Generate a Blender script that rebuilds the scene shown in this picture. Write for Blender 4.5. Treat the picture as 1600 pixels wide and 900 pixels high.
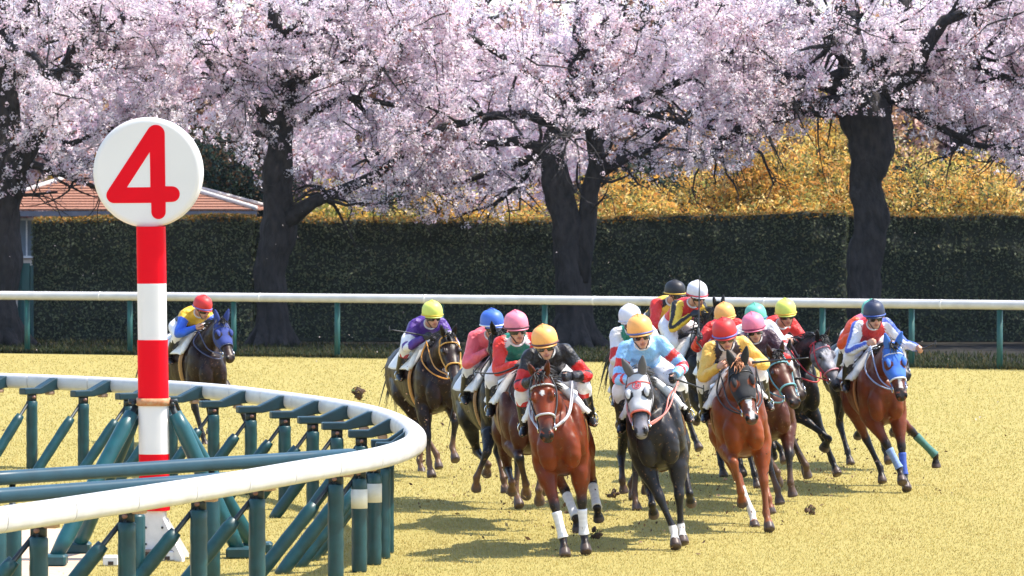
import bpy, math, random
import numpy as np
from mathutils import Vector, Matrix, kdtree, noise

for o in list(bpy.data.objects):
    bpy.data.objects.remove(o)
scene = bpy.context.scene
COL = scene.collection
rng = np.random.default_rng(11)
random.seed(11)

# ------------------------------------------------------------ camera, sky, sun, exposure
FPX, CAM_H, HORIZON = 7000.0, 3.5, 310.0          # focal length in photo pixels, eye height, horizon row
PITCH = math.atan((450.0 - HORIZON) / FPX)
cam_data = bpy.data.cameras.new('camera')
cam_data.sensor_width = 36.0
cam_data.lens = 36.0 * FPX / 1600.0
cam_data.clip_end = 3000.0
cam_data.clip_start = 0.5
cam_data.dof.use_dof = True
cam_data.dof.focus_distance = 46.5
cam_data.dof.aperture_fstop = 9.0
cam = bpy.data.objects.new('camera', cam_data)
cam.location = (0, 0, CAM_H)
cam.rotation_euler = (math.pi / 2 - PITCH, 0, 0)
COL.objects.link(cam)
scene.camera = cam

SUN_DIR = Vector((0.58, 0.03, 1.0)).normalized()
SUN_EL = math.asin(SUN_DIR.z)
SUN_AZ = math.atan2(SUN_DIR.x, SUN_DIR.y)
world = bpy.data.worlds.new('World')
scene.world = world
world.use_nodes = True
wn = world.node_tree
for n in list(wn.nodes):
    wn.nodes.remove(n)
sky = wn.nodes.new('ShaderNodeTexSky')
sky.sky_type = 'NISHITA'
sky.sun_disc = False
sky.sun_elevation = SUN_EL
sky.sun_rotation = SUN_AZ
sky.air_density = 1.0
sky.dust_density = 1.0
sky.ozone_density = 1.2
bgn = wn.nodes.new('ShaderNodeBackground')
bgn.inputs['Strength'].default_value = 0.15
won = wn.nodes.new('ShaderNodeOutputWorld')
wn.links.new(sky.outputs[0], bgn.inputs[0])
wn.links.new(bgn.outputs[0], won.inputs[0])
sun_data = bpy.data.lights.new('sun', 'SUN')
sun_data.energy = 3.5
sun_data.angle = math.radians(0.5)
sun_data.color = (1.0, 0.93, 0.82)
sun = bpy.data.objects.new('sun', sun_data)
sun.rotation_euler = SUN_DIR.to_track_quat('Z', 'Y').to_euler()
sun.location = (20, 10, 40)
COL.objects.link(sun)
scene.view_settings.view_transform = 'Standard'
scene.view_settings.look = 'None'
scene.view_settings.gamma = 1.0
scene.view_settings.use_curve_mapping = False
scene.view_settings.exposure = 1.33
scene.render.engine = 'CYCLES'
scene.cycles.max_bounces = 8
scene.cycles.diffuse_bounces = 4
scene.cycles.transparent_max_bounces = 8
scene.cycles.use_denoising = True

# ------------------------------------------------------------ measuring: photo pixel -> place
CP, SP = math.cos(PITCH), math.sin(PITCH)
def ray(px, py):
    u, v = (px - 800.0) / FPX, (450.0 - py) / FPX
    return np.array([u, CP + v * SP, -SP + v * CP])
def at(px, py, Y):
    d = ray(px, py)
    t = Y / d[1]
    return np.array([d[0] * t, Y, CAM_H + d[2] * t])
def gnd(px, py, z=0.0):
    d = ray(px, py)
    t = (z - CAM_H) / d[2]
    return np.array([d[0] * t, d[1] * t, z])

# ------------------------------------------------------------ materials
def nodes_of(m):
    m.use_nodes = True
    nt = m.node_tree
    return nt, nt.nodes['Principled BSDF']
def link_noise(nt, scale, detail=4, coord='Object', stretch=None):
    tc = nt.nodes.new('ShaderNodeTexCoord')
    nz = nt.nodes.new('ShaderNodeTexNoise')
    nz.inputs['Scale'].default_value = scale
    nz.inputs['Detail'].default_value = detail
    if stretch:
        mp = nt.nodes.new('ShaderNodeMapping')
        mp.inputs['Scale'].default_value = stretch
        nt.links.new(tc.outputs[coord], mp.inputs['Vector'])
        nt.links.new(mp.outputs[0], nz.inputs['Vector'])
    else:
        nt.links.new(tc.outputs[coord], nz.inputs['Vector'])
    return nz
def add_bump(nt, bs, src, strength, dist):
    b = nt.nodes.new('ShaderNodeBump')
    b.inputs['Strength'].default_value = strength
    b.inputs['Distance'].default_value = dist
    nt.links.new(src, b.inputs['Height'])
    nt.links.new(b.outputs[0], bs.inputs['Normal'])
def ramp(nt, src, stops):
    r = nt.nodes.new('ShaderNodeValToRGB')
    els = r.color_ramp.elements
    while len(els) < len(stops):
        els.new(0.5)
    for e, (p, c) in zip(els, stops):
        e.position = p
        e.color = (*c, 1)
    nt.links.new(src, r.inputs[0])
    return r
_mats = {}
def pm(name, c, rough=0.6, var=0.18, scale=6.0, bump=0.0, bdist=0.01, metal=0.0, spec=0.5, stretch=None, c2=None):
    """procedural material: a base colour broken up by noise, with bump"""
    if name in _mats:
        return _mats[name]
    m = bpy.data.materials.new(name)
    nt, bs = nodes_of(m)
    nz = link_noise(nt, scale, 5, 'Object', stretch)
    lo = c2 if c2 else tuple(x * (1 - var) for x in c)
    hi = c if c2 else tuple(min(1, x * (1 + var * 0.6)) for x in c)
    r = ramp(nt, nz.outputs[0], [(0.3, lo), (0.7, hi)])
    nt.links.new(r.outputs[0], bs.inputs['Base Color'])
    bs.inputs['Roughness'].default_value = rough
    bs.inputs['Metallic'].default_value = metal
    bs.inputs['Specular IOR Level'].default_value = spec
    if bump:
        add_bump(nt, bs, nz.outputs[0], bump, bdist)
    _mats[name] = m
    return m
def am(name, rough=0.6, var=0.15, scale=20.0, bump=0.0, bdist=0.01, spec=0.5, trans=0.0, stretch=None, dirt=0.0, dirtc=(0.2, 0.12, 0.06), sheen=0.0, coat=0.0, attr='Col'):
    """material that reads the thing's own colours from the attribute Col"""
    if name in _mats:
        return _mats[name]
    m = bpy.data.materials.new(name)
    nt, bs = nodes_of(m)
    at_ = nt.nodes.new('ShaderNodeAttribute')
    at_.attribute_name = attr
    nz = link_noise(nt, scale, 5, 'Object', stretch)
    mr = nt.nodes.new('ShaderNodeMapRange')
    mr.inputs['From Min'].default_value = 0.3
    mr.inputs['From Max'].default_value = 0.7
    mr.inputs['To Min'].default_value = 1 - var
    mr.inputs['To Max'].default_value = 1 + var * 0.6
    nt.links.new(nz.outputs[0], mr.inputs[0])
    mx = nt.nodes.new('ShaderNodeMix')
    mx.data_type = 'RGBA'
    mx.blend_type = 'MULTIPLY'
    mx.inputs[0].default_value = 1.0
    nt.links.new(at_.outputs['Color'], mx.inputs[6])
    nt.links.new(mr.outputs[0], mx.inputs[7])
    out = mx.outputs[2]
    if dirt:
        dn = link_noise(nt, 34.0, 3)
        dr = ramp(nt, dn.outputs[0], [(0.66 - dirt * 0.1, (0, 0, 0)), (0.70, (1, 1, 1))])
        m2 = nt.nodes.new('ShaderNodeMix')
        m2.data_type = 'RGBA'
        nt.links.new(dr.outputs[0], m2.inputs[0])
        nt.links.new(out, m2.inputs[6])
        m2.inputs[7].default_value = (*dirtc, 1)
        out = m2.outputs[2]
    nt.links.new(out, bs.inputs['Base Color'])
    bs.inputs['Roughness'].default_value = rough
    bs.inputs['Specular IOR Level'].default_value = spec
    if sheen:
        bs.inputs['Sheen Weight'].default_value = sheen
    if coat:
        bs.inputs['Coat Weight'].default_value = coat
        bs.inputs['Coat Roughness'].default_value = 0.35
    if bump:
        add_bump(nt, bs, nz.outputs[0], bump, bdist)
    if trans:
        tr = nt.nodes.new('ShaderNodeBsdfTranslucent')
        nt.links.new(out, tr.inputs[0])
        ms = nt.nodes.new('ShaderNodeMixShader')
        ms.inputs[0].default_value = trans
        o_ = nt.nodes['Material Output']
        nt.links.new(bs.outputs[0], ms.inputs[1])
        nt.links.new(tr.outputs[0], ms.inputs[2])
        nt.links.new(ms.outputs[0], o_.inputs[0])
    _mats[name] = m
    return m

# ------------------------------------------------------------ meshes
def link(name, me, parent=None):
    o = bpy.data.objects.new(name, me)
    COL.objects.link(o)
    if parent is not None:
        o.parent = parent
    return o
def tag(o, label=None, cat=None, group=None, kind=None):
    if label: o['label'] = label
    if cat: o['category'] = cat
    if group: o['group'] = group
    if kind: o['kind'] = kind
    return o
def empty(name, loc, label, cat, group=None, rot=(0, 0, 0)):
    o = bpy.data.objects.new(name, None)
    o.empty_display_size = 0.2
    COL.objects.link(o)
    o.location = loc
    o.rotation_euler = rot
    return tag(o, label, cat, group)
def set_cols(me, cols):
    a = me.color_attributes.new('Col', 'FLOAT_COLOR', 'POINT')
    c = np.ones((len(me.vertices), 4), np.float32)
    c[:, :3] = cols
    a.data.foreach_set('color', c.ravel())
def mesh(name, V, F, mats=None, parent=None, smooth=True, cols=None, mi=None):
    V = np.asarray(V, np.float32)
    me = bpy.data.meshes.new(name)
    if isinstance(F, np.ndarray):
        k = F.shape[1]
        me.vertices.add(len(V))
        me.vertices.foreach_set('co', V.ravel())
        me.loops.add(F.size)
        me.loops.foreach_set('vertex_index', F.astype(np.int32).ravel())
        me.polygons.add(len(F))
        me.polygons.foreach_set('loop_start', np.arange(0, F.size, k, dtype=np.int32))
        me.polygons.foreach_set('loop_total', np.full(len(F), k, np.int32))
        me.update(calc_edges=True)
        me.validate()
    else:
        me.from_pydata([tuple(v) for v in V.tolist()], [], F)
        me.update()
    if smooth:
        me.polygons.foreach_set('use_smooth', np.ones(len(me.polygons), bool))
    if mats:
        for m in (mats if isinstance(mats, (list, tuple)) else [mats]):
            me.materials.append(m)
    if mi is not None:
        me.polygons.foreach_set('material_index', np.asarray(mi, np.int32))
    if cols is not None:
        set_cols(me, cols)
    me.update()
    return link(name, me, parent)

class MB:
    """collects shapes; build() links them as one mesh object"""
    def __init__(s):
        s.V, s.F, s.M, s.C, s.n = [], [], [], [], 0
    def add(s, V, F, m=0, c=(1, 1, 1)):
        V = np.asarray(V, float)
        s.V.append(V)
        s.F += [[i + s.n for i in f] for f in (F.tolist() if isinstance(F, np.ndarray) else F)]
        s.M += [m] * len(F)
        cc = np.asarray(c, float)
        s.C.append(np.tile(cc, (len(V), 1)) if cc.ndim == 1 else cc)
        s.n += len(V)
        return s
    def box(s, c, size, R=None, m=0, col=(1, 1, 1), bev=0.0):
        """box, with chamfered edges when bev > 0"""
        hx, hy, hz = np.array(size, float) / 2
        if bev <= 0:
            P = np.array([(x, y, z) for x in (-hx, hx) for y in (-hy, hy) for z in (-hz, hz)])
            F = [[0, 1, 3, 2], [4, 6, 7, 5], [0, 4, 5, 1], [2, 3, 7, 6], [0, 2, 6, 4], [1, 5, 7, 3]]
        else:
            b = min(bev, hx * .9, hy * .9, hz * .9)
            rings = []
            for z, i in ((-hz, b), (-hz + b, 0), (hz - b, 0), (hz, b)):
                ax, ay = hx - i, hy - i
                q = b if i == 0 else b * 0.6
                rings.append([(-ax + q, -ay, z), (ax - q, -ay, z), (ax, -ay + q, z), (ax, ay - q, z),
                              (ax - q, ay, z), (-ax + q, ay, z), (-ax, ay - q, z), (-ax, -ay + q, z)])
            P = np.array(rings).reshape(-1, 3)
            F = [[7, 6, 5, 4, 3, 2, 1, 0], [24 + i for i in range(8)]]
            for r in range(3):
                for i in range(8):
                    j = (i + 1) % 8
                    F.append([r * 8 + i, r * 8 + j, r * 8 + 8 + j, r * 8 + 8 + i])
        if R is not None:
            P = P @ np.asarray(R, float).T
        return s.add(P + np.asarray(c, float), F, m, col)
    def tube(s, P, r, n=8, m=0, col=(1, 1, 1), cap=True):
        V, F = tube(P, r, n, cap)
        return s.add(V, F, m, col)
    def build(s, name, mats, parent=None, smooth=True, cols=False):
        return mesh(name, np.concatenate(s.V), s.F, mats, parent, smooth, np.concatenate(s.C) if cols else None, s.M)

def nrm(v):
    v = np.asarray(v, float)
    return v / (np.linalg.norm(v) + 1e-12)
def tube(P, r, n=8, cap=True):
    P = np.asarray(P, float)
    k = len(P)
    r = np.broadcast_to(np.asarray(r, float), (k,))
    T = np.gradient(P, axis=0)
    T /= np.linalg.norm(T, axis=1)[:, None] + 1e-12
    ref = np.array([0, 0, 1.0]) if abs(T[0][2]) < 0.9 else np.array([1.0, 0, 0])
    a = nrm(np.cross(T[0], ref))
    A = np.zeros((k, 3)); B = np.zeros((k, 3))
    for i in range(k):
        a = nrm(a - T[i] * np.dot(a, T[i]))
        A[i] = a
        B[i] = np.cross(T[i], a)
    th = np.linspace(0, 2 * np.pi, n, endpoint=False)
    V = (P[:, None, :] + r[:, None, None] * (np.cos(th)[None, :, None] * A[:, None, :] + np.sin(th)[None, :, None] * B[:, None, :])).reshape(-1, 3)
    i = np.arange(k - 1)[:, None] * n
    j = np.arange(n)[None, :]
    j2 = (j + 1) % n
    F = np.stack([i + j, i + j2, i + n + j2, i + n + j], -1).reshape(-1, 4).tolist()
    if cap:
        F.append(list(range(n))[::-1])
        F.append([(k - 1) * n + q for q in range(n)])
    return V, F
def catmull(A, sub):
    A = np.asarray(A, float)
    k = len(A)
    if k < 3:
        t = np.linspace(0, 1, sub + 1)[:, None]
        return A[0] * (1 - t) + A[1] * t
    E = np.vstack([2 * A[0] - A[1], A, 2 * A[-1] - A[-2]])
    out = []
    for i in range(k - 1):
        p0, p1, p2, p3 = E[i:i + 4]
        for q in range(sub):
            t = q / sub
            out.append(0.5 * ((2 * p1) + (-p0 + p2) * t + (2 * p0 - 5 * p1 + 4 * p2 - p3) * t * t + (-p0 + 3 * p1 - 3 * p2 + p3) * t ** 3))
    out.append(A[-1])
    return np.array(out)
def loft(C, U, W, a, b, n=20, sub=6, p=2.0, narrow=0.0, c0=0.03, c1=0.03, seg=0, b2=None):
    """closed lofted body. C centres, U/W axes, a/b half sizes (b2: lower half), rounded ends c0/c1"""
    k = len(C)
    nar = np.broadcast_to(np.asarray(narrow, float), (k,))
    b2 = b if b2 is None else b2
    S = np.hstack([np.asarray(C, float), np.asarray(U, float), np.asarray(W, float), np.asarray(a, float)[:, None],
                   np.asarray(b, float)[:, None], np.asarray(b2, float)[:, None], nar[:, None], np.arange(k)[:, None]])
    S = catmull(S, sub)
    C, U, W = S[:, 0:3], S[:, 3:6], S[:, 6:9]
    U = U / np.linalg.norm(U, axis=1)[:, None]
    W = W / np.linalg.norm(W, axis=1)[:, None]
    a, b, b2, nr, tt = S[:, 9], S[:, 10], S[:, 11], S[:, 12], S[:, 13]
    def capr(i, d, L):
        T = nrm(C[i] - C[i + d])
        rows = []
        for ph in (0.5, 1.0, 1.35):
            s_ = math.cos(ph)
            rows.append((C[i] + T * L * math.sin(ph), U[i], W[i], a[i] * s_, b[i] * s_, b2[i] * s_, nr[i], tt[i]))
        return rows, C[i] + T * L
    r0, e0 = capr(0, 1, c0)
    r1, e1 = capr(len(C) - 1, -1, c1)
    rows = r0[::-1] + [(C[i], U[i], W[i], a[i], b[i], b2[i], nr[i], tt[i]) for i in range(len(C))] + r1
    th = np.linspace(0, 2 * np.pi, n, endpoint=False)
    c, s_ = np.cos(th), np.sin(th)
    cx = np.sign(c) * np.abs(c) ** (2 / p)
    sx = np.sign(s_) * np.abs(s_) ** (2 / p)
    V, t, ss, uu = [], [], [], []
    for (cc, u, w, aa, bb, bb2, nn, tq) in rows:
        lat = cx * aa * (1 - nn * np.clip(sx, 0, 1) ** 1.5)
        ver = np.where(sx > 0, sx * bb, sx * bb2)
        V.append(cc + lat[:, None] * u + ver[:, None] * w)
        t.append(np.full(n, tq)); ss.append(cx); uu.append(sx)
    m = len(rows)
    V = np.concatenate(V + [e0[None], e1[None]])
    t = np.concatenate(t + [[0.0], [k - 1.0]]); ss = np.concatenate(ss + [[0, 0]]); uu = np.concatenate(uu + [[0, 0]])
    i = np.arange(m - 1)[:, None] * n
    j = np.arange(n)[None, :]
    j2 = (j + 1) % n
    F = np.stack([i + j, i + j2, i + n + j2, i + n + j], -1).reshape(-1, 4).tolist()
    q = m * n
    F += [[q, (x + 1) % n, x] for x in range(n)]
    F += [[q + 1, (m - 1) * n + x, (m - 1) * n + (x + 1) % n] for x in range(n)]
    # orientation: outward
    if np.dot(np.cross(U[0], W[0]), C[min(1, len(C) - 1)] - C[0]) < 0:
        F = [f[::-1] for f in F]
    return dict(V=V, F=F, seg=np.full(len(V), seg), t=t, s=ss, u=uu)
def limb(P, ra, rb, lat=(0, 1, 0), **kw):
    """loft along joints: ra is half width along lat, rb is half depth across it"""
    P = np.asarray(P, float)
    T = np.gradient(P, axis=0)
    T /= np.linalg.norm(T, axis=1)[:, None] + 1e-12
    lat = np.asarray(lat, float)
    if abs(np.dot(lat, T[0])) > 0.9: lat = np.array([0.3, 0.1, 1.0])
    U, u = [], lat
    for t in T:          # carried along the limb so that it never flips
        u = nrm(u - t * np.dot(u, t))
        U.append(u)
    U = np.array(U)
    W = np.cross(T, U)
    return loft(P, U, W, ra, rb, **kw)
def ellipsoid(c, r, R=None, seg=0, n=14):
    c = np.asarray(c, float)
    R = np.eye(3) if R is None else np.asarray(R, float)
    C = [c - R[:, 0] * r[0] * q for q in (0.86, 0.5, 0, -0.5, -0.86)]
    f = [0.51, 0.866, 1, 0.866, 0.51]
    return loft(C, [R[:, 1]] * 5, [R[:, 2]] * 5, [r[1] * x for x in f], [r[2] * x for x in f], n=n, sub=3, c0=r[0] * 0.14, c1=r[0] * 0.14, seg=seg)
def joinl(parts):
    V, F, n = [], [], 0
    for d in parts:
        V.append(d['V'])
        F += [[i + n for i in f] for f in d['F']]
        n += len(d['V'])
    A = {k: np.concatenate([d[k] for d in parts]) for k in ('seg', 't', 's', 'u')}
    return np.concatenate(V), F, A
def remeshed(name, parts, voxel, mat, parent, colfn, smooth_it=4, offset=(0, 0, 0), disp=None):
    """all parts fused into one continuous skin; colfn(seg,t,s,u,P) colours it"""
    V, F, A = joinl(parts)
    me = bpy.data.meshes.new('tmp')
    me.from_pydata([tuple(v) for v in V.tolist()], [], F)
    o = link('tmp', me)
    md = o.modifiers.new('r', 'REMESH')
    md.mode = 'VOXEL'
    md.voxel_size = voxel
    sm = o.modifiers.new('s', 'SMOOTH')
    sm.factor = 0.5
    sm.iterations = smooth_it
    dg = bpy.context.evaluated_depsgraph_get()
    me2 = bpy.data.meshes.new_from_object(o.evaluated_get(dg))
    bpy.data.objects.remove(o)
    bpy.data.meshes.remove(me)
    n = len(me2.vertices)
    P = np.zeros(n * 3, np.float32)
    me2.vertices.foreach_get('co', P)
    P = P.reshape(-1, 3)
    kd = kdtree.KDTree(len(V))
    for i, v in enumerate(V.tolist()):
        kd.insert(v, i)
    kd.balance()
    idx = np.array([kd.find(p)[1] for p in P.tolist()], int) if n else np.zeros(0, int)
    cols = colfn(A['seg'][idx], A['t'][idx], A['s'][idx], A['u'][idx], P)
    if disp is not None:
        N = np.zeros(n * 3, np.float32)
        me2.vertices.foreach_get('normal', N)
        P = P + N.reshape(-1, 3) * disp(P, A['seg'][idx], A['t'][idx])[:, None]
    P = P - np.asarray(offset, np.float32)
    me2.vertices.foreach_set('co', P.astype(np.float32).ravel())
    me2.polygons.foreach_set('use_smooth', np.ones(len(me2.polygons), bool))
    me2.name = name
    me2.materials.clear()
    me2.materials.append(mat)
    set_cols(me2, cols)
    me2.update()
    return link(name, me2, parent)
def wob(P, sc, seed=0.0):
    """smooth pseudo noise from sines, -1..1, numpy only"""
    x, y, z = (P * sc).T
    return (np.sin(x * 1.7 + seed + 1.3 * np.sin(y * 1.1 + seed)) + np.sin(y * 2.1 - seed + 1.1 * np.sin(z * 1.3)) + np.sin(z * 1.9 + 2 * seed + 1.2 * np.sin(x * 1.2))) / 3
# ============================================================ GROUND
def ground_mat(name, c1, c2, c3, bump=0.4):
    m = bpy.data.materials.new(name)
    nt, bs = nodes_of(m)
    a = link_noise(nt, 0.35, 4)
    b = link_noise(nt, 9.0, 6)
    f = link_noise(nt, 60.0, 4)
    r1 = ramp(nt, a.outputs[0], [(0.35, c1), (0.65, c2)])
    r2 = ramp(nt, b.outputs[0], [(0.42, (0, 0, 0)), (0.72, (1, 1, 1))])
    mx = nt.nodes.new('ShaderNodeMix')
    mx.data_type = 'RGBA'
    nt.links.new(r2.outputs[0], mx.inputs[0])
    nt.links.new(r1.outputs[0], mx.inputs[6])
    mx.inputs[7].default_value = (*c3, 1)
    nt.links.new(mx.outputs[2], bs.inputs['Base Color'])
    bs.inputs['Roughness'].default_value = 0.9
    bs.inputs['Specular IOR Level'].default_value = 0.15
    add_bump(nt, bs, f.outputs[0], bump, 0.04)
    return m
soil_m = ground_mat('soil', (.020, .018, .016), (.030, .026, .022), (.016, .017, .014))  # tree shade behind the outer rail is put into this dark colour
turf_m = ground_mat('turf', (.325, .268, .086), (.345, .285, .096), (.305, .252, .08), 0.3)
sand_m = ground_mat('sand', (.56, .40, .28), (.61, .45, .33), (.50, .35, .24), 0.3)

def sheet(name, pts, z, m, n=1):
    o = mesh(name, [(x, y, z) for x, y in pts], [list(range(len(pts)))], m, smooth=False)
    return tag(o, kind='structure')
sheet('ground', [(-900, -60), (900, -60), (900, 1600), (-900, 1600)], -0.012, soil_m)
rail_far = [gnd(-1600, 540), gnd(-900, 546), gnd(0, 551.5), gnd(400, 557), gnd(800, 563), gnd(1200, 570), gnd(1600, 578), gnd(2400, 592)]
edge = [(p[0], p[1]) for p in rail_far]
sheet('turf_track', [(-40, 8), (40, 8)] + [(x, y - .1) for x, y in edge[::-1]], 0.0, turf_m)
sheet('sand_patch', [tuple(gnd(a, b)[:2]) for a, b in ((-300, 905), (-300, 838), (-120, 812), (0, 812), (60, 818), (105, 828), (135, 842), (150, 860), (140, 885), (110, 905), (60, 930), (-100, 930))], 0.004, sand_m)

def blades(name, P, h, w, cols, label, seedv, mat, lean=0.5):
    """loose grass: each blade a narrow bent leaf of two faces"""
    r = np.random.default_rng(seedv)
    n = len(P)
    a = r.uniform(0, 2 * np.pi, n)
    side = np.stack([np.cos(a), np.sin(a), 0 * a], 1)
    fw = np.stack([-np.sin(a), np.cos(a), 0 * a], 1)
    hh = (h * r.uniform(.5, 1.35, n))[:, None]
    ww = (w * r.uniform(.6, 1.3, n))[:, None]
    ln = r.uniform(0.1, lean * 2, n)[:, None]
    up = np.array([0, 0, 1.0])
    mid = P + up * hh * .6 + fw * hh * ln * .35
    tip = P + up * hh + fw * hh * ln
    V = np.stack([P - side * ww, P + side * ww, mid + side * ww * .8, mid - side * ww * .8, tip + side * ww * .15, tip - side * ww * .15], 1).reshape(-1, 3)
    i = np.arange(n)[:, None] * 6
    F = np.concatenate([i + np.array([[0, 1, 2, 3]]), i + np.array([[3, 2, 4, 5]])])
    C = np.repeat(cols, 6, 0)
    o = mesh(name, V, F, mat, cols=C, smooth=False)
    return tag(o, label, None, None, 'stuff')
grass_m = am('grass_blade', rough=0.75, var=0.1, scale=3.0, spec=0.2, trans=0.35)
def turf_blades():
    r = np.random.default_rng(3)
    pts = []
    # density follows distance: nearer turf shows single blades
    N = 340000
    py = 905 - (905 - 556) * r.uniform(0, 1, N) ** 1.0
    px = r.uniform(-260, 1860, N)
    u = (px - 800) / FPX; v = (450 - py) / FPX
    dy, dz = CP + v * SP, -SP + v * CP
    t = -CAM_H / dz
    X, Y = u * t, dy * t
    lim = np.interp(X, [e[0] for e in edge], [e[1] for e in edge]) - .15
    keep = Y < lim
    sx = np.array([gnd(*q)[:2] for q in ((0, 812), (60, 818), (105, 828), (135, 842), (150, 860), (140, 885), (110, 905))])
    sandx = np.interp(py, [800, 812, 818, 828, 842, 860, 885, 905], [-99, 0, 60, 105, 135, 150, 140, 110])
    keep &= ~((px < sandx + r.normal(0, 14, N)) & (py > 812))
    P = np.stack([X, Y, 0 * X], 1)[keep]
    n = len(P)
    base = np.array([[.45, .362, .122], [.47, .388, .142], [.44, .345, .11], [.395, .345, .106], [.425, .326, .108]])
    k = r.choice(5, n, p=[.34, .18, .24, .12, .12])
    patch = wob(P * [1, 1, 0], .55, 2.0) + .6 * wob(P * [1, 1, 0], 1.9, 4.0)
    k = np.where((patch > .55) & (r.random(n) < .45), 3, k)
    C = base[k] * r.uniform(.92, 1.09, n)[:, None]
    bare = wob(P * [1, .5, 0], 1.1, 8.0) + .7 * wob(P * [1, .6, 0], 4.3, 3.0)
    C[bare > 1.05] *= (.80, .72, .70)
    sc = np.clip(P[:, 1] / 50, .8, 1.8)
    blades('grass', P, .019 * sc ** .5, .0042 * sc, C, 'short winter-yellow turf grass of the racecourse', 5, grass_m, .8)
turf_blades()
def weeds():
    r = np.random.default_rng(9)
    N = 44000
    X = r.uniform(-22, 16, N)
    Y = np.interp(X, [e[0] for e in edge], [e[1] for e in edge]) - .15 + 9 * r.uniform(0, 1, N) ** 2.2
    P = np.stack([X, Y, 0 * X], 1)
    g = (wob(P, 1.2, 1.0) > -.35) | (r.random(N) < .3)
    P = P[g]
    base = np.array([[.032, .045, .016], [.05, .052, .018], [.022, .032, .014], [.10, .075, .028]])
    C = base[r.choice(4, len(P), p=[.4, .25, .25, .1])] * r.uniform(.7, 1.2, len(P))[:, None]
    blades('weeds', P, .095, .012, C, 'rough green weeds along the foot of the outer rail', 6, grass_m, .6)
weeds()

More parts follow.
